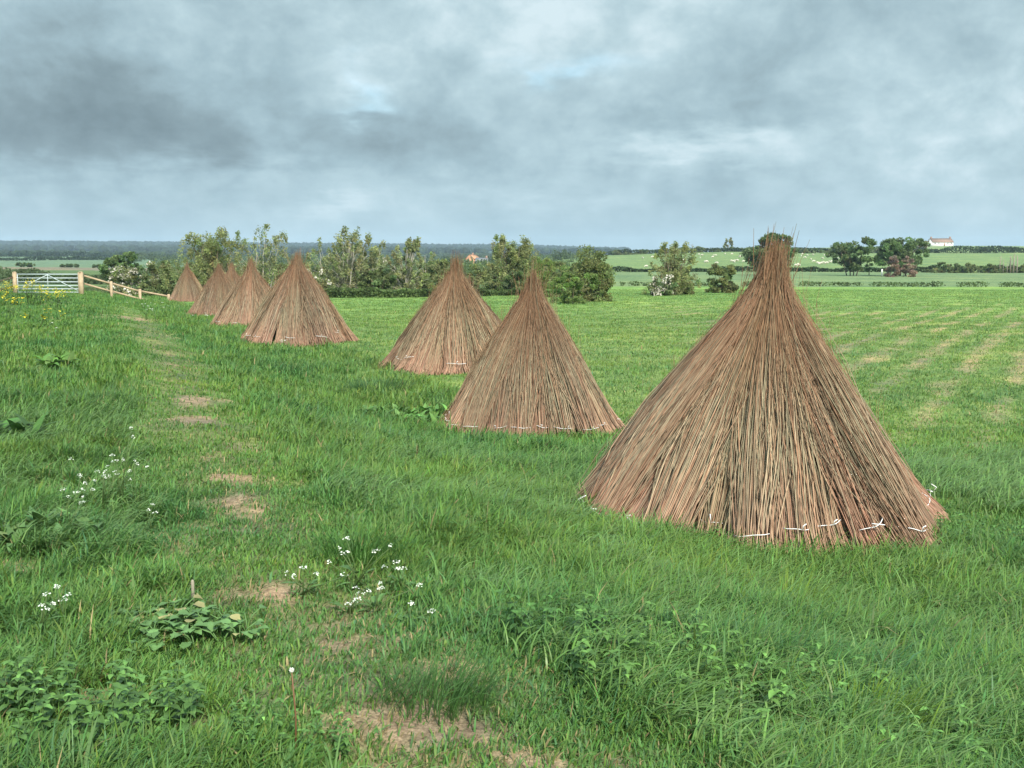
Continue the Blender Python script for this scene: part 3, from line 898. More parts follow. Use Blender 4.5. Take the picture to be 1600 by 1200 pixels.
def cow_parsley(px, py, n_head, spread, h, seed, label, group, big=1.0):
    rng = np.random.default_rng(seed)
    x0, y0, z0 = on_ground(px, py)
    root = thing('cow_parsley', label, 'cow parsley', (x0, y0, z0), group)
    st = MB()
    for i in range(n_head):
        tip = np.array([rng.normal(.03, spread), rng.normal(0, spread * .6), h * rng.uniform(.65, 1.12)])
        b_ = np.array([rng.normal(0, .03), rng.normal(0, .03), 0])
        mid = np.array([tip[0] * .35, tip[1] * .35, tip[2] * .55])
        st.tubes(np.stack([b_, mid, tip])[None], np.array([[.0035, .0028, .0018]]), 4, (.10, .16, .05))
        hd = MB()
        k = int(rng.integers(9, 15))
        R_ = rng.uniform(.011, .021) * big
        a = rng.uniform(0, 2 * math.pi, k); q = np.sqrt(rng.random(k))
        for j in range(k):
            c = tip + np.array([np.cos(a[j]) * q[j] * R_, np.sin(a[j]) * q[j] * R_, .014 - .012 * q[j] ** 2 + rng.normal(0, .003)])
            s = rng.uniform(.003, .005) * big
            th = np.arange(6) * math.pi / 3 + rng.random()
            tl = rng.normal(0, .35, 2)
            ring = np.stack([np.cos(th) * s, np.sin(th) * s, s * (np.cos(th) * tl[0] + np.sin(th) * tl[1])], -1)
            v = np.concatenate([c + ring, [c + [0, 0, .002]], ])
            hd.add(v, np.array([[i_, (i_ + 1) % 6, 6] for i_ in range(6)]), np.array([.82, .84, .74]) * rng.uniform(.85, 1.0))
        hd.build('flower_head', M_FLOWER, root)
    for _ in range(5):      # a few ferny leaves
        pass
    lf = MB(); k = 7
    a = rng.uniform(0, 2 * math.pi, k); zz = rng.uniform(.05, .5, k) * h
    leaves_mesh(lf, np.stack([np.cos(a) * .03, np.sin(a) * .03, zz], -1), a, rng.uniform(.1, .8, k), rng.uniform(.05, .10, k), rng.uniform(.016, .03, k), rng.uniform(.4, 1.2, k), np.array([.085, .17, .045]) * np.exp(rng.normal(0, .2, (k, 1))), rng, 5, .4)
    lf.build('leaves', M_WEED, root)
    st.build('stems', M_WEED, root)
    return root


GP = 'cow parsley by the path'
for i, (px, py, k, sp, h, lab) in enumerate((
        (120, 800, 5, .07, .22, 'cow parsley at the left-hand end of the largest white-flowered group'),
        (160, 815, 8, .09, .38, 'dense cow parsley in the middle of the largest white-flowered group'),
        (172, 790, 7, .10, .28, 'cow parsley with several crowded white heads, rear of the largest group'),
        (190, 800, 4, .08, .50, 'tallest cow parsley stem, its white heads highest above the grass'),
        (212, 800, 3, .06, .32, 'sparse cow parsley at the right-hand side of the largest group'),
        (232, 835, 3, .07, .16, 'short cow parsley with fading cream heads just right of the largest group'),
        (105, 845, 4, .06, .26, 'low cow parsley in front of the largest group beside dock leaves'),
        (65, 1000, 4, .05, .20, 'small cow parsley with two white clusters in the lower left grass'),
        (100, 985, 3, .04, .20, 'three tiny white heads in the grass left of the yellowed burdock'),
        (475, 935, 5, .09, .16, 'short cow parsley at the left of the group by the bare path patches'),
        (560, 925, 7, .10, .24, 'cow parsley rising behind the other heads near the dark tussock'),
        (585, 960, 6, .08, .13, 'low spreading cow parsley above the bare earth patch'),
        (625, 930, 4, .07, .17, 'cow parsley with two bright heads at the right of the path group'),
        (545, 960, 4, .07, .10, 'very short cow parsley close to the bare path'),
        (640, 975, 2, .04, .08, 'pair of white heads alone in the grass right of the path'))):
    cow_parsley(px, py, k, sp, h, 200 + i, lab, GP)
for i, (px, py, k, sp, h, lab) in enumerate((
        (228, 500, 7, .22, .55, 'distant cow parsley on the bank between the fence and the stooks'),
        (245, 505, 8, .22, .6, 'distant cow parsley with taller heads left of the farthest stook'),
        (325, 506, 9, .3, .35, 'white flowers at the foot of the far stook cluster'),
        (92, 528, 2, .1, .3, 'two white heads alone on the upper left bank'),
        (440, 545, 6, .3, .25, 'white flowers at the foot of the broad far stook'))):
    cow_parsley(px, py, k, sp, h, 260 + i, lab, 'cow parsley on the far bank', 2.0)


def yellow_plant(px, py, h, n, seed, label):
    rng = np.random.default_rng(seed)
    x0, y0, z0 = on_ground(px, py)
    root = thing('charlock_plant', label, 'yellow flower', (x0, y0, z0), 'yellow charlock by the gate')
    st, fl = MB(), MB()
    for i in range(n):
        tip = np.array([rng.normal(.05, .22), rng.normal(0, .2), h * rng.uniform(.6, 1.1)])
        st.tubes(np.stack([np.array([tip[0] * .3, tip[1] * .3, 0]), tip * [.7, .7, .5], tip])[None], np.array([[.008, .006, .004]]), 4, (.08, .13, .04))
        k = 9
        c = tip + rng.normal(0, 1, (k, 3)) * [.045, .045, .05]
        lv = rng.uniform(.026, .045, k)
        leaves_mesh(fl, c, rng.uniform(0, 6.3, k), rng.uniform(-.6, .9, k), lv * 1.6, lv * 1.5, np.zeros(k), np.array([.80, .66, .05]) * rng.uniform(.8, 1.05, (k, 1)), rng, 2)
        k = 7
        leaves_mesh(st, np.tile(tip * [.8, .8, .5], (k, 1)) + rng.normal(0, .08, (k, 3)), rng.uniform(0, 6.3, k), rng.uniform(-.3, .9, k), rng.uniform(.1, .2, k), rng.uniform(.03, .06, k), rng.uniform(0, 1, k), np.array([.06, .11, .03]) * np.exp(rng.normal(0, .2, (k, 1))), rng, 3)
    st.build('stems', M_WEED, root)
    fl.build('petals', M_FLOWER, root)


for i, (px, py, h, n, lab) in enumerate((
        (5, 478, .8, 7, 'yellow charlock cut by the left border below the fence rail'), (28, 478, .95, 10, 'yellow charlock in front of the left gate post'),
        (45, 478, .95, 12, 'thickest yellow charlock below the hinge end of the gate'), (62, 476, .75, 7, 'yellow charlock in front of the middle of the gate'),
        (80, 474, .6, 6, 'short yellow charlock below the diagonal gate brace'), (88, 484, .7, 8, 'yellow charlock standing nearer than the gate, under its middle'),
        (98, 478, .6, 5, 'sparse yellow charlock by the latch end of the gate'), (20, 498, .6, 5, 'few yellow flowers lower on the left bank'),
        (55, 515, .5, 4, 'yellow flowers lowest on the left bank, alone in the grass'), (12, 462, .7, 9, 'yellow charlock seen through the left fence rails'))):
    yellow_plant(px, py, h, n, 300 + i, lab)

# dandelion clock on its stalk, wooden peg in the grass
x_, y_, z_ = on_ground(462, 1185)
d_ = thing('dandelion_stalk', 'tall reddish dandelion stalk with a small white head in the foreground', 'dandelion', (x_, y_, z_))
mb = MB(); mb.tubes(np.array([[[0, 0, -.01], [.004, 0, .14], [-.006, 0, .30]]]), np.array([[.0035, .003, .0026]]), 6, (.20, .10, .05)); mb.build('stalk', M_WEED, d_)
mb = MB(); rng = np.random.default_rng(5); k = 60; dv = rng.normal(0, 1, (k, 3)); dv /= np.linalg.norm(dv, axis=1, keepdims=True); c0 = np.array([-.006, 0, .303])
mb.tubes(np.stack([np.tile(c0, (k, 1)), c0 + dv * .009], 1), np.full((k, 2), .0012), 3, (.82, .82, .74)); mb.build('seed_head', M_FLOWER, d_)
x_, y_, z_ = on_ground(301, 950)
mb = MB(); mb.tubes(np.array([[[0, 0, -.05], [.004, 0, .08], [.004, 0, .13], [.004, 0, .137]]]), np.array([[.007, .008, .008, .004]]), 7, (.27, .24, .18))
o = mb.build('wooden_peg', M_BARK); o.location = (x_, y_, z_); tag(o, 'short grey wooden peg standing in the grass behind the burdock', 'peg')


# ------------------------------------------------------------------ gate and fence
def gate_and_fence():
    Yg = 65.0
    xl, _, _ = at(24, Yg); xr, _, _ = at(127, Yg)
    zt = at(127, Yg, 428)[2]
    zb = zt - 1.22
    g = thing('field_gate', 'galvanised five-bar field gate between two wooden posts', 'gate', (xl, Yg, zb))
    Wd = xr - xl
    a, b = .16, Wd - .16
    hts = [.12, .32, .52, .74, .97, 1.20]
    for h in hts:
        mb = MB(); mb.tubes(np.array([[[a, 0, h], [b, 0, h]]]), np.full((1, 2), .030), 8); mb.build('rail', M_STEEL, g)
    mb = MB()
    for x in (a, b): mb.tubes(np.array([[[x, 0, .08], [x, 0, 1.225]]]), np.full((1, 2), .027), 8)
    mb.build('end_upright', M_STEEL, g)
    mb = MB(); mb.tubes(np.array([[[(a + b) / 2, -.035, .12], [(a + b) / 2, -.035, 1.2]]]), np.full((1, 2), .02), 6); mb.build('middle_upright', M_STEEL, g)
    for x in (a + .05, b - .05):
        mb = MB(); mb.tubes(np.array([[[x, -.04, .22 if x > 1 else .3], [(a + b) / 2, -.04, 1.17]]]), np.full((1, 2), .024), 6); mb.build('brace', M_STEEL, g)
    mb = MB()
    for h in (.35, 1.0): mb.box(.10, 0, h, .14, .04, .05)
    mb.build('hinge', M_STEEL, g)
    mb = MB(); mb.box(Wd - .11, 0, .97, .12, .035, .04); mb.build('latch', M_STEEL, g)
    fl = 'wooden fence posts and rails by the gate'
    for x, wd, lab in ((xl, .20, 'pale timber post at the hinge end of the gate'), (xr, .27, 'thicker pale timber post at the latch end of the gate')):
        mb = MB(); gzz = gz(x, Yg)
        mb.box(0, 0, (zt + .10 - gzz) / 2 - .2, wd, .2, zt + .10 - gzz + .4)
        mb.tubes(np.array([[[0, 0, zt + .10 - gzz], [0, 0, zt + .14 - gzz]]]), np.array([[wd * .68, wd * .3]]), 4)
        o = mb.build('gate_post', M_WOOD); o.location = (x, Yg, gzz); tag(o, lab, 'gate post', 'gate posts')
    # fence running down the bank at the right
    f = thing('post_and_rail_fence', 'pale post-and-rail fence sloping down the bank right of the gate', 'fence', (xr, Yg, gz(xr, Yg)))
    f0 = np.array(f.location)
    tops = [(130, 430), (174, 442), (219, 454), (264, 462)]
    pts = []
    for k, (px, py) in enumerate(tops):
        q = np.array(at(px, Yg + .2 + .9 * k, py)); pts.append(q)
    for k in range(3):
        mb = MB()
        for dz in (-.04, -.52):
            A_, B_ = pts[k] - f0 + [0.05, .04, dz], pts[k + 1] - f0 + [-.05, .04, dz]
            d = B_ - A_; L_ = np.linalg.norm(d[:2]); rz = math.atan2(d[1], d[0])
            q = np.array([[x, y, z] for z in (-.055, .055) for y in (-.02, .02) for x in (0., 1.)])
            V = A_ + q[:, 0:1] * d + np.stack([np.zeros(8), q[:, 1] * 1.0, q[:, 2]], -1)
            if dz == -.04: r1 = MB(); r1.add(V, np.array([[0, 2, 3, 1], [4, 5, 7, 6], [0, 1, 5, 4], [2, 6, 7, 3], [0, 4, 6, 2], [1, 3, 7, 5]])); r1.build('rail', M_WOOD, f)
            else: r1 = MB(); r1.add(V, np.array([[0, 2, 3, 1], [4, 5, 7, 6], [0, 1, 5, 4], [2, 6, 7, 3], [0, 4, 6, 2], [1, 3, 7, 5]])); r1.build('rail', M_WOOD, f)
    for k in (1, 2, 3):
        p = pts[k] - f0
        mb = MB(); hh = 1.6; mb.box(p[0], p[1] - .05, p[2] + .10 - hh / 2, .15, .10, hh); mb.build('post', M_WOOD, f)
    # fence on the left of the gate, rails rising to the post
    f = thing('post_and_rail_fence', 'pale fence rails running off the left border from the gate', 'fence', (xl, Yg, gz(xl, Yg)))
    f0 = np.array(f.location)
    for r0, r1_ in ((442, 433), (456, 447)):
        A_, B_ = np.array(at(-8, Yg - 3, r0)) - f0, np.array(at(21, Yg, r1_)) - f0
        d = B_ - A_
        q = np.array([[x, y, z] for z in (-.06, .06) for y in (-.02, .02) for x in (-1.2, 1.)])
        V = A_ + q[:, 0:1] * d + np.stack([np.zeros(8), q[:, 1], q[:, 2]], -1)
        m2 = MB(); m2.add(V, np.array([[0, 2, 3, 1], [4, 5, 7, 6], [0, 1, 5, 4], [2, 6, 7, 3], [0, 4, 6, 2], [1, 3, 7, 5]])); m2.build('rail', M_WOOD, f)
    p = np.array(at(-10, Yg - 3, 440)) - f0
    mb = MB(); mb.box(p[0], p[1] + .08, p[2] + .10 - .7, .15, .1, 1.5); mb.build('post', M_WOOD, f)


gate_and_fence()


# ------------------------------------------------------------------ trees, bushes, hedges
def leaf_quads(mb, C, size, col, rng, stretch=1.9, flow=None):
    n = len(C)
    d = rng.normal(0, 1, (n, 3))
    if flow is not None: d = d + np.array(flow) * 1.2
    d /= np.linalg.norm(d, axis=1, keepdims=True)
    e = np.cross(d, rng.normal(0, 1, (n, 3))); e /= np.linalg.norm(e, axis=1, keepdims=True) + 1e-9
    s = size[:, None] * .5
    V = np.stack([C - d * s, C - d * s * .1 + e * s / stretch, C + d * s, C - d * s * .1 - e * s / stretch], 1)
    mb.add(V.reshape(-1, 3), np.arange(4 * n).reshape(n, 4), np.repeat(col, 4, 0))


STYLE = {  # leaf albedo, clump radius (of height), leaves per clump, leaf stretch, crown bottom, trunk colour
    'willow': dict(col=(.265, .295, .125), cr=.048, dens=.8, st=2.6, bot=.04, bark=(.17, .14, .10)),
    'birch': dict(col=(.280, .310, .140), cr=.043, dens=.7, st=2.2, bot=.05, bark=(.36, .34, .29)),
    'oak': dict(col=(.135, .200, .075), cr=.095, dens=1.25, st=1.5, bot=.20, bark=(.13, .10, .075)),
    'bush': dict(col=(.220, .260, .098), cr=.12, dens=1.2, st=1.7, bot=.02, bark=(.14, .11, .08)),
    'sallow': dict(col=(.190, .260, .075), cr=.10, dens=1.1, st=2.4, bot=.02, bark=(.20, .17, .10)),
    'dark': dict(col=(.175, .220, .090), cr=.12, dens=1.3, st=1.5, bot=.02, bark=(.12, .09, .07)),
    'pink': dict(col=(.30, .215, .160), cr=.11, dens=.75, st=2.2, bot=.02, bark=(.20, .14, .11)),
}


def tree(name, label, px, Y, top, wpx, style, seed, group, lobes=4, lean=.04, blossom=0.0, cat=None, n_clump=60, leaf_px=1.7, base=None, tone=1.0, lpc=70):
    """lobed crown of many small leaves on tapered limbs; top = photo row of the crown's tip, wpx = its width there"""
    rng = np.random.default_rng(seed)
    st = STYLE[style]
    if style in ('willow', 'birch'): n_clump, lean = int(n_clump * 1.45), lean * 1.8
    x, y, z = at(px, Y) if base is None else base
    H = at(px, Y, top)[2] - z
    W = wpx / F * Y
    root = thing(name, label, cat or ('bush' if style in ('bush', 'sallow', 'dark', 'pink') else 'tree'), (x, y, z - .05), group)
    leaf = leaf_px * 2.2 * Y / F            # leaf length in metres
    # lobes: sub-crowns of differing height
    lob = []
    for i in range(lobes):
        fx = 0 if lobes == 1 else (i / (lobes - 1) - .5) * .62 + rng.uniform(-.07, .07)
        tp = 1.0 if i == int(rng.integers(0, lobes)) else rng.uniform(.68, .95)
        if style in ('willow', 'birch'): tp = max(tp, rng.uniform(.78, .95))
        if lobes == 1: tp = 1.0
        lob.append([fx * W, rng.uniform(-.25, .25) * W, tp * H, W * (.5 if lobes == 1 else rng.uniform(.27, .38)) * (1.25 if style in ('willow', 'birch') else 1)])
    lob[int(rng.integers(0, lobes))][2] = H
    C = []
    for i in range(n_clump):
        lx, ly, lt, lr = lob[int(rng.integers(0, lobes))]
        b0 = st['bot'] * H * rng.uniform(.6, 1.6)
        t = rng.random() ** (.8 if style == 'oak' else 1.15)
        prof = (np.sin(np.pi * np.clip(.12 + .86 * t, 0, 1)) ** .6) if style == 'oak' else (np.clip(1 - t ** 2.0, .02, 1) ** .8) * 1.15 if style in ('willow', 'birch') else (np.clip(1 - t ** 2.6, 0, 1) ** .6)
        a, rr = rng.uniform(0, 6.283), rng.random() ** .4
        zz = b0 + (lt - b0) * t
        C.append([lx + np.cos(a) * rr * lr * prof + lean * H * (zz / H) ** 2, ly + np.sin(a) * rr * lr * prof, zz])
    C = np.array(C)
    # wood: trunk (or several stems) and a limb to most clumps
    wood = MB()
    stems = 1 if style in ('oak', 'birch') and lobes < 4 else lobes
    for i in range(stems):
        lx, ly, lt, lr = lob[i] if stems > 1 else (0, 0, H, 0)
        tp = np.array([lx * .9 + lean * H * .6, ly * .9, lt * .86])
        T_ = np.linspace(0, 1, 7)[:, None]
        b_ = np.array([lx * .35, ly * .35, -.1])
        Pp = b_ + (tp - b_) * T_ + np.concatenate([rng.normal(0, .012 * H, (7, 2)) * T_, np.zeros((7, 1))], 1)
        r0 = (.020 if stems == 1 else .012) * H * (1.4 if style == 'oak' else 1)
        wood.tubes(Pp[None], (r0 * np.linspace(1, .15, 7))[None], 6, np.array(st['bark']))
    for i in range(n_clump):
        if rng.random() > .5: continue
        c = C[i]
        s = np.array([c[0] * .25, c[1] * .25, c[2] * rng.uniform(.35, .65)])
        mid = (s + c) / 2 + [0, 0, .03 * H]
        wood.tubes(np.stack([s, mid, c])[None], np.array([[.0040, .0028, .0012]]) * H, 4, np.array(st['bark']))
    wood.build('trunk', M_BARK, root)
    pass
    cr = MB(); bl = MB()
    n = lpc * (.85 if style in ('willow', 'birch') else 1.1)
    for i in range(n_clump):
        rad = st['cr'] * H * rng.uniform(.65, 1.45) * (1 if lobes > 1 else 1.1)
        k = max(8, int(n * st['dens'] * rng.uniform(.7, 1.3)))
        pts = rng.normal(0, 1, (k, 3)); pts /= np.linalg.norm(pts, axis=1, keepdims=True)
        pts *= (rng.random((k, 1)) ** .45) * rad * ([1.1, 1.1, .75] if style not in ('willow', 'birch') else [1.0, 1.0, 1.5])
        pts[:, 0] += lean * 1.5 * np.abs(pts[:, 2])
        q = C[i] + pts
        q[:, 2] = np.maximum(q[:, 2], .03 * H)
        tint = np.array(st['col']) * tone * np.exp(rng.normal(0, .17)) * np.exp(rng.normal(0, .06, 3))
        cc = tint * np.exp(rng.normal(0, .22, (k, 1)))
        wh = rng.random(k) < (blossom if rng.random() < .75 else 0)
        sz = leaf * rng.uniform(.6, 1.35, k)
        leaf_quads(cr, q[~wh], sz[~wh], cc[~wh], rng, st['st'], (.8, 0, -.2) if style in ('willow', 'birch') else None)
        if wh.any(): leaf_quads(bl, q[wh] * [1.02, 1.02, 1.0], sz[wh] * .9, np.array([.62, .58, .50]) * rng.uniform(.8, 1.05, (wh.sum(), 1)), rng, 1.2)
    cr.build('crown', M_LEAF, root)
    if bl.n: bl.build('blossom', M_FLOWER, root)
    return root


G1 = 'trees along the ditch behind the stooks'
tree('willow_tree', 'broad leafy willow tree rising behind the two leftmost stooks', 328, 74, 356, 100, 'willow', 1, G1, 7, .06, n_clump=190, lpc=80)
tree('birch_tree', 'thin birch with a wind-blown top behind the far stook cluster', 413, 78, 353, 62, 'birch', 2, G1, 4, .07, n_clump=85, lpc=46)
tree('birch_tree', 'left birch of the trio right of the broad far stook', 515, 80, 374, 62, 'birch', 3, G1, 4, .05, n_clump=105, lpc=60)
tree('birch_tree', 'tallest birch of the trio right of the broad far stook', 543, 78, 356, 62, 'birch', 4, G1, 4, .06, n_clump=125, lpc=60)
tree('birch_tree', 'right birch of the trio, leaning over dark bushes', 575, 80, 378, 62, 'birch', 5, G1, 4, .05, n_clump=105, lpc=60)
tree('birch_tree', 'slender birch with a pointed crown left of the mid-sized stook', 634, 82, 372, 54, 'birch', 6, G1, 3, .03, n_clump=100, lpc=60)
tree('birch_tree', 'faint thin birch just left of the mid-sized stook top', 664, 86, 388, 34, 'birch', 26, G1, 2, .02, n_clump=34, lpc=50)
tree('willow_tree', 'tall two-topped willow tree left of the narrow stook tip', 797, 84, 366, 72, 'willow', 7, G1, 5, .03, n_clump=160, lpc=80)
tree('leafy_bush', 'round-headed dark tree at the field edge right of the pale sallow', 930, 66, 388, 50, 'bush', 8, G1, 3, .03, cat='tree', n_clump=95, lpc=80, tone=.95)
tree('sallow_bush', 'pale yellow-green sallow bush in front of the round-headed tree', 893, 62, 424, 74, 'sallow', 9, G1, 4, .04, n_clump=80, lpc=85)
tree('sallow_bush', 'pale sallow bush showing behind the right flank of the narrow stook', 862, 72, 408, 60, 'sallow', 29, G1, 3, .04, n_clump=60, lpc=70, tone=.9)
tree('willow_tree', 'wispy willow standing alone in the field with white blossom at its foot', 1046, 78, 372, 60, 'willow', 10, G1, 5, .05, n_clump=110, lpc=70)
tree('hawthorn_bush', 'small hawthorn in white blossom at the foot of the lone willow', 1033, 76.5, 428, 28, 'dark', 11, G1, 2, .0, blossom=.5, n_clump=36, lpc=60)
tree('leafy_bush', 'squat square-topped dark bush alone in the field', 1127, 84, 414, 38, 'bush', 12, G1, 3, .02, n_clump=60, lpc=80, tone=.85)
tree('hawthorn_bush', 'hawthorn dotted with white blossom behind the sloping fence', 208, 76, 410, 62, 'bush', 13, G1, 3, 0, blossom=.28, n_clump=60, lpc=75)
tree('leafy_bush', 'dark rounded bush behind the lower end of the fence', 246, 74, 408, 44, 'dark', 14, G1, 2, 0, n_clump=50, lpc=75)
tree('round_tree', 'round olive tree standing beyond the hawthorn and fence', 190, 105, 394, 46, 'oak', 15, G1, 3, 0, n_clump=60, lpc=70, tone=1.1)
tree('hawthorn_bush', 'hawthorn with white blossom just right of the broad far stook', 492, 72, 420, 40, 'bush', 16, G1, 2, 0, blossom=.3, n_clump=40, lpc=70)
tree('hawthorn_bush', 'cream-blossomed hawthorn between the birch trio and the slender birch', 607, 86, 402, 34, 'bush', 17, G1, 2, 0, blossom=.32, n_clump=40, lpc=70)
for i, (px, Y, top, w, sty, lab) in enumerate((
        (452, 84, 412, 60, 'bush', 'green bush behind the tip of the broad far stook'), (385, 82, 408, 70, 'bush', 'green bush filling the gap between the willow and the thin birch'),
        (590, 76, 416, 56, 'dark', 'dark bush under the birch trio'), (545, 82, 415, 70, 'bush', 'low bush among the pale birch trunks'),
        (655, 84, 408, 60, 'bush', 'bush at the foot of the slender birch'), (690, 88, 406, 54, 'bush', 'bush touching the left side of the mid-sized stook tip'),
        (755, 92, 414, 50, 'bush', 'bush between the mid-sized stook and the two-topped willow'), (790, 78, 424, 60, 'dark', 'dark bush at the foot of the two-topped willow'),
        (835, 90, 404, 50, 'bush', 'bush directly behind the tip of the narrow stook'), (880, 95, 408, 56, 'bush', 'bush above the pale sallow bushes'),
        (300, 82, 412, 70, 'bush', 'bush behind the tip of the farthest stook'), (1065, 80, 412, 28, 'bush', 'bush tucked against the right side of the lone willow'))):
    tree('leafy_bush', lab, px, Y, top, w, sty, 40 + i, 'bushes along the ditch', 3, .01, n_clump=52, lpc=75, tone=(.8, .95, .9)[i % 3])

G2 = 'oaks on the far meadow'
tree('oak_tree', 'oak tree behind the tip of the largest stook', 1205, 175, 368, 62, 'oak', 60, G2, 5, 0, n_clump=120, lpc=60)
tree('oak_tree', 'oak with a gap in its crown left of the larger oak', 1330, 172, 374, 58, 'oak', 61, G2, 4, 0, n_clump=75, lpc=60)
tree('oak_tree', 'largest rounded oak with a pinkish bush in front', 1404, 170, 368, 66, 'oak', 62, G2, 5, 0, n_clump=120, lpc=62)
tree('pink_bush', 'pinkish bare-twigged bush in front of the largest oak', 1406, 162, 401, 40, 'pink', 63, None, 2, 0, n_clump=50, lpc=60)
tree('oak_tree', 'small oak sapling between the two meadow oaks', 1357, 176, 402, 10, 'oak', 64, G2, 1, 0, n_clump=12, lpc=40)
for i, (px, Y, top, w, sty, lab) in enumerate((
        (1480, 200, 410, 44, 'dark', 'dark hedge bush left of the gap in the far right hedge'), (1505, 200, 411, 34, 'dark', 'dark hedge bush right beside the gap in the far right hedge'),
        (1540, 200, 413, 44, 'dark', 'dark hedge bush under the row of bare poles'), (1572, 200, 415, 40, 'dark', 'low dark hedge bush right of the bare poles'), (1602, 200, 412, 40, 'dark', 'dark hedge bush cut by the right border'),
        (1460, 204, 420, 22, 'dark', 'smallest bush at the left end of the far right hedge'),
        (1540, 440, 387, 26, 'dark', 'round bush in the upper hedge below the white farmhouse hill'), (1585, 440, 387, 44, 'dark', 'wide bush in the upper hedge at the right border'),
        (1137, 450, 372, 11, 'birch', 'lone small tree standing on the skyline of the sheep hill'),
        (1095, 445, 386, 18, 'dark', 'rounded skyline bush left of the lone small tree'), (1146, 448, 386, 18, 'dark', 'skyline bush at the foot of the lone small tree'),
        (1166, 448, 387, 22, 'dark', 'skyline bush right of the lone small tree'), (1115, 446, 389, 14, 'dark', 'tiny skyline bush just left of the lone small tree'),
        (1004, 445, 391, 18, 'dark', 'rounded skyline bush left of the lone willow'), (968, 445, 391, 20, 'dark', 'dark skyline bush above the round-headed tree'),
        (985, 445, 396, 22, 'dark', 'low skyline bush between two rounded ones'), (1066, 445, 388, 16, 'bush', 'skyline bush seen beside the lone willow top'),
        (1300, 425, 390, 40, 'dark', 'skyline hedge bush left of the gapped oak'), (1255, 425, 388, 40, 'dark', 'skyline hedge bush right of the largest stook tip'), (1362, 425, 389, 40, 'dark', 'skyline hedge bush between the two meadow oaks'),
        (1436, 560, 383, 18, 'pink', 'brownish bush beside the white farmhouse'),
        (38, 300, 411, 24, 'oak', 'dark bush in the far field seen above the gate'), (103, 300, 413, 9, 'oak', 'small bush in the far field above the gate'), (117, 300, 413, 12, 'oak', 'round bush in the far field above the latch post'), (152, 300, 414, 10, 'oak', 'small dark bush in the far field right of the gate'))):
    tree('leafy_bush' if sty != 'oak' or px < 200 else 'oak_tree', lab, px, Y, top, w, sty, 80 + i, 'far hedgerow bushes and trees', 3 if w > 16 else 2, 0, n_clump=46 if w > 16 else 24, lpc=46, leaf_px=1.6)


def hedge(name, label, pts, h, d, seed, col, n, leaf, group=None, gaps=0.0, cat='hedge'):
    rng = np.random.default_rng(seed)
    P = np.array([at(px, Y) for px, Y in pts])
    x0 = P[0]
    seg = np.linalg.norm(np.diff(P[:, :2], axis=0), axis=1); cum = np.concatenate([[0], np.cumsum(seg)])
    s = rng.uniform(0, cum[-1], n)
    hn = fbm(s / (h * 3.2), s * 0, seed, 3)
    if gaps: s = s[hn > gaps]; hn = hn[hn > gaps]
    n = len(s)
    X, Y = np.interp(s, cum, P[:, 0]), np.interp(s, cum, P[:, 1])
    Z = ground_z(X, Y)
    hh = h * (.45 + 1.0 * hn)
    q = np.stack([X + rng.normal(0, leaf * .4, n), Y + rng.uniform(-.5, .5, n) * d, Z + hh * rng.random(n) ** .7], -1) - x0
    c = np.array(col) * np.exp(rng.normal(0, .25, (n, 1))) * np.exp(.9 * (fbm(s / h, s * 0 + 3, seed + 5, 2) - .5))[:, None]
    mb = MB(); leaf_quads(mb, q, leaf * rng.uniform(.6, 1.4, n), c, rng, 1.5)
    o = mb.build(name, M_LEAF); o.location = x0.tolist()
    return tag(o, label, cat, group)


GH = 'hedges between the fields'
hedge('field_hedge', 'low clipped hedge along the near edge of the ditch trees', [(470, 72), (600, 72), (705, 74), (800, 76), (880, 74)], .62, .9, 1, (.115, .165, .055), 9000, .16, GH)
hedge('field_hedge', 'thin dark hedge line along the foot of the sheep hill', [(945, 212), (1100, 212), (1250, 213), (1420, 208)], .9, 1.2, 2, (.05, .085, .032), 6000, .38, GH)
hedge('field_hedge', 'dark hedge strip behind the far right bushes', [(1400, 206), (1500, 206), (1640, 206)], 1.1, 1.5, 3, (.06, .095, .035), 3500, .4, GH)
hedge('field_hedge', 'rough tussocky line between the willow field and the next meadow', [(950, 112), (1100, 110), (1250, 112), (1400, 109), (1650, 105)], .42, 1.8, 4, (.10, .145, .05), 4200, .2, GH, .42)
hedge('field_hedge', 'upper skyline hedge across the right-hand hill', [(1225, 428), (1330, 428), (1450, 432), (1650, 430)], 2.4, 2.5, 5, (.055, .09, .035), 6000, .7, GH)
hedge('field_hedge', 'skyline hedge along the top of the sheep hill', [(950, 446), (1050, 446), (1130, 446), (1240, 446)], 1.8, 2.5, 6, (.055, .09, .035), 3500, .7, GH)
hedge('field_hedge', 'straight hedge across the far green field above the gate', [(-40, 560), (60, 560), (170, 620)], 1.6, 2, 7, (.05, .085, .035), 2500, .9, GH)
hedge('field_hedge', 'scrubby hedge just behind the gate and fence', [(-30, 120), (60, 118), (150, 116), (260, 112)], 1.6, 3, 8, (.10, .14, .06), 5000, .3, GH)
hedge('field_hedge', 'hedge under the left-hand far field trees', [(-40, 800), (100, 800), (280, 800)], 3.5, 4, 9, (.04, .07, .03), 2500, 1.3, GH)


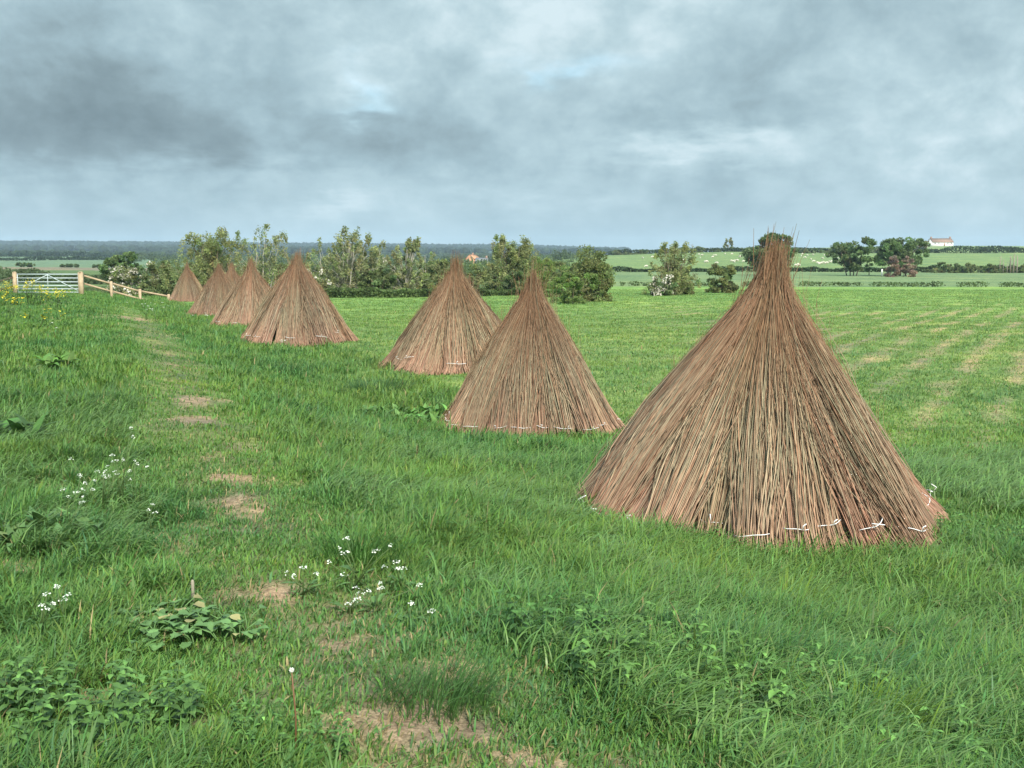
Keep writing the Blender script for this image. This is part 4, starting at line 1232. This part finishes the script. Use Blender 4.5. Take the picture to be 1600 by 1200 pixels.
def far_wood(name, label, px0, px1, Y0, Y1, n, size, seed, col, u_edge=None):
    """far wooded land that reads as one mass: many faceted crowns in one mesh"""
    rng = np.random.default_rng(seed)
    t = (1 + 5 ** .5) / 2
    ico = np.array([[-1, t, 0], [1, t, 0], [-1, -t, 0], [1, -t, 0], [0, -1, t], [0, 1, t], [0, -1, -t], [0, 1, -t], [t, 0, -1], [t, 0, 1], [-t, 0, -1], [-t, 0, 1.]]) / math.hypot(1, t)
    fc = np.array([[0, 11, 5], [0, 5, 1], [0, 1, 7], [0, 7, 10], [0, 10, 11], [1, 5, 9], [5, 11, 4], [11, 10, 2], [10, 7, 6], [7, 1, 8], [3, 9, 4], [3, 4, 2], [3, 2, 6], [3, 6, 8], [3, 8, 9], [4, 9, 5], [2, 4, 11], [6, 2, 10], [8, 6, 7], [9, 8, 1]])
    Y = rng.uniform(Y0, Y1, n); px = rng.uniform(px0, px1, n)
    X = (px - 800) / F * Y * 1.007
    keep = fbm(X / (size * 22), Y / (size * 22), seed, 3) > .43
    X, Y = X[keep], Y[keep]; n = len(X)
    Z = ground_z(X, Y)
    s = size * rng.uniform(.55, 1.3, n)
    V = ico[None] * s[:, None, None] * rng.uniform(.7, 1.25, (n, 12, 1)) * [1, 1, .85]
    V = V + np.stack([X, Y, Z + s * .55], -1)[:, None]
    f = fc[None] + (np.arange(n) * 12)[:, None, None]
    c = np.array(col) * np.exp(rng.normal(0, .22, (n, 1)))
    o = mesh_np(name, V.reshape(-1, 3), f.reshape(-1, 3), M_LEAF, None, np.repeat(c, 12, 0))
    return tag(o, label, 'woodland', None, 'stuff')


far_wood('ridge_woodland', 'dark blue-grey woodland along the distant ridge', -200, 980, 2450, 3150, 9000, 7.5, 1, (.035, .055, .03))
far_wood('ridge_woodland', 'wooded lower slopes in front of the distant ridge', -200, 960, 1350, 2300, 3200, 5.5, 2, (.04, .065, .03))
far_wood('valley_trees', 'hazy mass of far trees and hedges across the valley floor', 215, 930, 720, 1250, 1500, 2.6, 3, (.055, .085, .034))


def far_scrub(name, label, px0, px1, Y0, Y1, n, size, k, leaf, seed, col):
    """leafy scrub and small trees that run together into one mass"""
    rng = np.random.default_rng(seed)
    Y = rng.uniform(Y0, Y1, n); X = (rng.uniform(px0, px1, n) - 800) / F * Y
    keep = fbm(X / (size * 7), Y / (size * 14), seed, 3) > .45
    X, Y = X[keep], Y[keep]; n = len(X)
    s = size * rng.uniform(.55, 1.35, n)
    d = rng.normal(0, 1, (n, k, 3)); d /= np.linalg.norm(d, axis=2, keepdims=True)
    q = d * (rng.random((n, k, 1)) ** .4) * s[:, None, None] * [1.1, 1.1, .9]
    q = q * (1 + .35 * np.sin(q[..., :1] * 5 / size + rng.uniform(0, 6, (n, 1, 1))))
    q += np.stack([X, Y, ground_z(X, Y) + s * .62], -1)[:, None]
    c = np.array(col) * np.exp(rng.normal(0, .2, (n, 1, 1))) * np.exp(rng.normal(0, .2, (n, k, 1)))
    mb = MB(); leaf_quads(mb, q.reshape(-1, 3), np.full(n * k, leaf) * rng.uniform(.6, 1.4, n * k), c.reshape(-1, 3), rng, 1.5)
    return tag(mb.build(name, M_LEAF), label, 'scrub', None, 'stuff')


far_scrub('valley_scrub', 'green scrub and small trees filling the valley behind the ditch trees', 250, 930, 130, 420, 420, 1.35, 170, .42, 5, (.12, .165, .065))
far_scrub('valley_scrub', 'paler far scrub across the valley', 200, 940, 420, 720, 420, 2.1, 110, .85, 6, (.10, .14, .06))
far_wood('valley_trees', 'scattered far trees beyond the left field', -60, 260, 850, 1250, 420, 3.0, 4, (.045, .075, .032))


# ------------------------------------------------------------------ sheep
def make_sheep():
    root = thing('sheep', 'white sheep grazing on the green far hillside', 'sheep', (0, 0, 0), 'flock of sheep on the far hillside')
    rng = np.random.default_rng(3)
    T_ = np.linspace(0, 1, 9)
    xs = -.55 + 1.1 * T_
    rad = np.array([.05, .22, .29, .31, .31, .30, .27, .18, .06])
    P = np.stack([xs, xs * 0, .62 + .03 * np.sin(T_ * 3)], -1)[None]
    mb = MB(); mb.tubes(P, rad[None], 9, (.52, .49, .40))
    # neck and lowered head run on from the trunk
    P = np.array([[[.42, 0, .70], [.62, 0, .66], [.74, 0, .48], [.84, 0, .30], [.90, 0, .22]]])
    mb.tubes(P, np.array([[.17, .13, .095, .08, .045]]), 7, (.66, .62, .54))
    for sy in (-.06, .06): mb.tubes(np.array([[[.74, sy, .50], [.72, sy * 2.6, .50]]]), np.array([[.03, .015]]), 4, (.5, .42, .36))
    for (x, y) in ((-.36, -.15), (-.36, .15), (.36, -.14), (.36, .14)):
        k = -.05 if x < 0 else .02
        mb.tubes(np.array([[[x, y, .50], [x + k, y, .26], [x, y, 0]]]), np.array([[.075, .042, .036]]), 5, (.42, .38, .32))
    mb.tubes(np.array([[[-.54, 0, .64], [-.60, 0, .44]]]), np.array([[.05, .03]]), 5, (.7, .66, .58))
    mb.build('fleece', M_WOOL, root, True)
    return root


def flock():
    rng = np.random.default_rng(17)
    spots = [(1004, 404), (1010, 418), (1068, 408), (1097, 400), (1094, 404), (1101, 411), (1104, 411), (1115, 400), (1114, 403), (1118, 400), (1133, 398), (1144, 398), (1143, 410), (1148, 409), (1152, 409), (1156, 403),
             (1162, 410), (1171, 409), (1173, 401), (1169, 420), (1238, 402), (1243, 417), (1247, 415), (1240, 404), (1254, 398), (1252, 401), (1261, 400), (1272, 410), (1277, 412), (1279, 413), (1283, 413), (1286, 412),
             (1285, 405), (1281, 414), (1289, 413), (1292, 413), (1296, 400), (1299, 410), (1303, 410), (1301, 402), (1310, 405), (1206, 402), (1213, 405), (1345, 405), (1362, 407), (1296, 411), (1230, 398), (1249, 416), (1092, 399), (1258, 404), (1270, 399), (1147, 411), (1020, 403), (1040, 402), (1120, 413), (1182, 403), (1288, 400), (1308, 411), (1060, 413), (1267, 407)]
    first = make_sheep()
    for i, (px, py) in enumerate(spots):
        o = first if i == 0 else copy_tree(first)
        # find the hillside along this line of sight beyond the hedge
        d = ray(px, py); t = np.linspace(225, 446, 900) / d[1]
        p = EYE + d * t[:, None]
        k = int(np.argmin(np.abs(p[:, 2] - ground_z(p[:, 0], p[:, 1]))))
        o.location = (float(p[k, 0]), float(p[k, 1]), gz(p[k, 0], p[k, 1]))
        o.rotation_euler = (0, 0, float(rng.uniform(0, 6.28)))
        s = float(rng.uniform(.55, .80)); o.scale = (s, s, s)


flock()


# ------------------------------------------------------------------ buildings and posts far off
def gable(mb_w, mb_r, L_, Wd, hw, hr, over=.35):
    mb_w.box(0, 0, hw / 2 - .5, L_, Wd, hw + 1.0)
    # gables
    for s in (-1, 1):
        x = s * (L_ / 2)
        v = np.array([[x - .15 * (s > 0) - 0.0 * s, -Wd / 2, hw], [x - .15 * (s > 0), Wd / 2, hw], [x - .15 * (s > 0), 0, hw + hr - .1],
                      [x + .15 * (s < 0), -Wd / 2, hw], [x + .15 * (s < 0), Wd / 2, hw], [x + .15 * (s < 0), 0, hw + hr - .1]])
        mb_w.add(v, [np.array([[0, 1, 2], [3, 5, 4]]), np.array([[0, 2, 5, 3], [1, 4, 5, 2]])])
    for s in (-1, 1):
        a, b = L_ / 2 + over * .4, Wd / 2 + over
        zb = hw - over * hr / (Wd / 2)
        v = np.array([[-a, s * b, zb], [a, s * b, zb], [a, 0, hw + hr], [-a, 0, hw + hr], [-a, s * b, zb + .18], [a, s * b, zb + .18], [a, 0, hw + hr + .18], [-a, 0, hw + hr + .18]])
        mb_r.add(v, np.array([[0, 1, 2, 3], [4, 7, 6, 5], [0, 4, 5, 1], [1, 5, 6, 2], [3, 2, 6, 7], [0, 3, 7, 4]]))


def house(name, label, px, Y, L_, Wd, hw, hr, mw, mr, rz, chim, wins, base=None, door=True):
    x, y, z = at(px, Y) if base is None else base
    root = thing(name, label, 'house', (x, y, z), None, rz)
    w, r = MB(), MB()
    gable(w, r, L_, Wd, hw, hr)
    w.build('wall', mw, root)
    ro = r.build('roof', mr, root)
    for cx in chim:
        c = MB(); c.box(cx, 0, hw + hr + .3, .9, .7, 1.5); c.box(cx, 0, hw + hr + 1.1, 1.05, .85, .12)
        c.build('chimney', M_BRICK, ro)
    for wx in wins:
        m_ = MB(); m_.box(wx, -Wd / 2 - .02, hw * .62, .95, .10, .85)
        f = m_.build('window', M_WHITE, root)
        p = MB(); p.box(wx, -Wd / 2 - .06, hw * .62, .78, .06, .68); p.build('pane', M_GLASS, f)
    if door:
        m_ = MB(); m_.box(L_ * .08, -Wd / 2 - .03, hw * .36, .9, .1, hw * .72); m_.build('door', M_BRICK, root)
    return root


house('farmhouse', 'long white farmhouse with a red-brown roof on the right skyline', 1466, 700, 14.2, 6.5, 2.6, 2.2, M_WHITE, M_ROOF, .10, (-6.4, 6.4), (-5.2, -2.6, 3.4, 5.6))
house('barn', 'small brown outbuilding left of the white farmhouse', 1444, 706, 5.0, 4.5, 1.8, 1.5, M_BRICK, M_ROOF, .1, (2.0,), (-1.2,), None, False)
house('cottage', 'orange-gabled cottage showing among far trees between two stooks', 739, 560, 6.5, 5.0, 3.0, 1.9, M_ORANGE, M_ORANGE, 1.1, (0.0,), (-1.5, 1.5))
house('cottage', 'grey-roofed white cottage beside the orange gable among far trees', 753, 555, 6.2, 4.6, 1.7, 1.5, M_WHITE, M_SLATE, .0, (2.4,), (-1.6, 1.4))

for i, (px, top, bot, Y, r, lab) in enumerate((
        (1577, 400, 419, 199, .16, 'leaning grey bare pole above the far right hedge, left of the close pair'), (1582, 396, 419, 198, .13, 'tallest thin bare pole of the close pair in the far right hedge'),
        (1587, 399, 419, 199, .14, 'right-hand bare pole of the close pair in the far right hedge'), (1561, 400, 419, 199, .10, 'thin bare pole at the left of the far right hedge poles'),
        (1566, 404, 418, 198, .08, 'short bare pole among the far right hedge poles'), (1572, 408, 419, 197, .07, 'shortest bare pole among the far right hedge poles'))):
    x, y, z = at(px, Y); h = at(px, Y, top)[2] - z
    mb = MB(); mb.tubes(np.array([[[0, 0, -.2], [.06 * (i % 3 - 1), 0, h * .5], [.12 * (i % 2), 0, h]]]), np.array([[r, r * .8, r * .35]]), 6, (.26, .22, .18))
    for j in range(5):
        t = .45 + .1 * j; s = 1 if j % 2 else -1
        mb.tubes(np.array([[[.05 * (i % 3 - 1), 0, h * t], [s * .28, .05, h * (t + .10)]]]), np.array([[r * .3, r * .12]]), 4, (.24, .20, .16))
    o = mb.build('bare_pole', M_BARK); o.location = (x, y, z); tag(o, lab, 'bare sapling', 'bare poles in the far hedge')
x, y, z = at(1377, 165)
mb = MB(); mb.box(0, 0, .45, .16, .14, 1.3); mb.tubes(np.array([[[0, 0, 1.1], [0, 0, 1.16]]]), np.array([[.11, .04]]), 4)
o = mb.build('white_post', M_WHITE); o.location = (x, y, z); tag(o, 'white marker post at the foot of the largest oak', 'post')
x, y, z = at(1080, 447); h = at(1080, 447, 381)[2] - z
mb = MB(); mb.tubes(np.array([[[0, 0, -.2], [0, 0, h]]]), np.array([[.22, .10]]), 6, (.2, .2, .2)); mb.box(0, 0, h - .5, 1.6, .12, .14, 0, (.2, .2, .2))
o = mb.build('utility_pole', M_BARK); o.location = (x, y, z); tag(o, 'thin utility pole with a crossarm on the skyline of the sheep hill', 'pole')

# ------------------------------------------------------------------ air
def haze():
    mb = MB(); mb.box(0, 0, 35, 9300, 9300, 80)
    mt = bpy.data.materials.new('haze_air'); mt.use_nodes = True
    N, L = mt.node_tree.nodes, mt.node_tree.links
    N.clear()
    v = N.new('ShaderNodeVolumePrincipled')
    v.inputs['Color'].default_value = (.62, .82, 1.0, 1)
    v.inputs['Density'].default_value = .00018
    v.inputs['Anisotropy'].default_value = 0.0
    out = N.new('ShaderNodeOutputMaterial'); L.new(v.outputs[0], out.inputs['Volume'])
    o = mb.build('haze', mt)
    tag(o, kind='stuff')


haze()
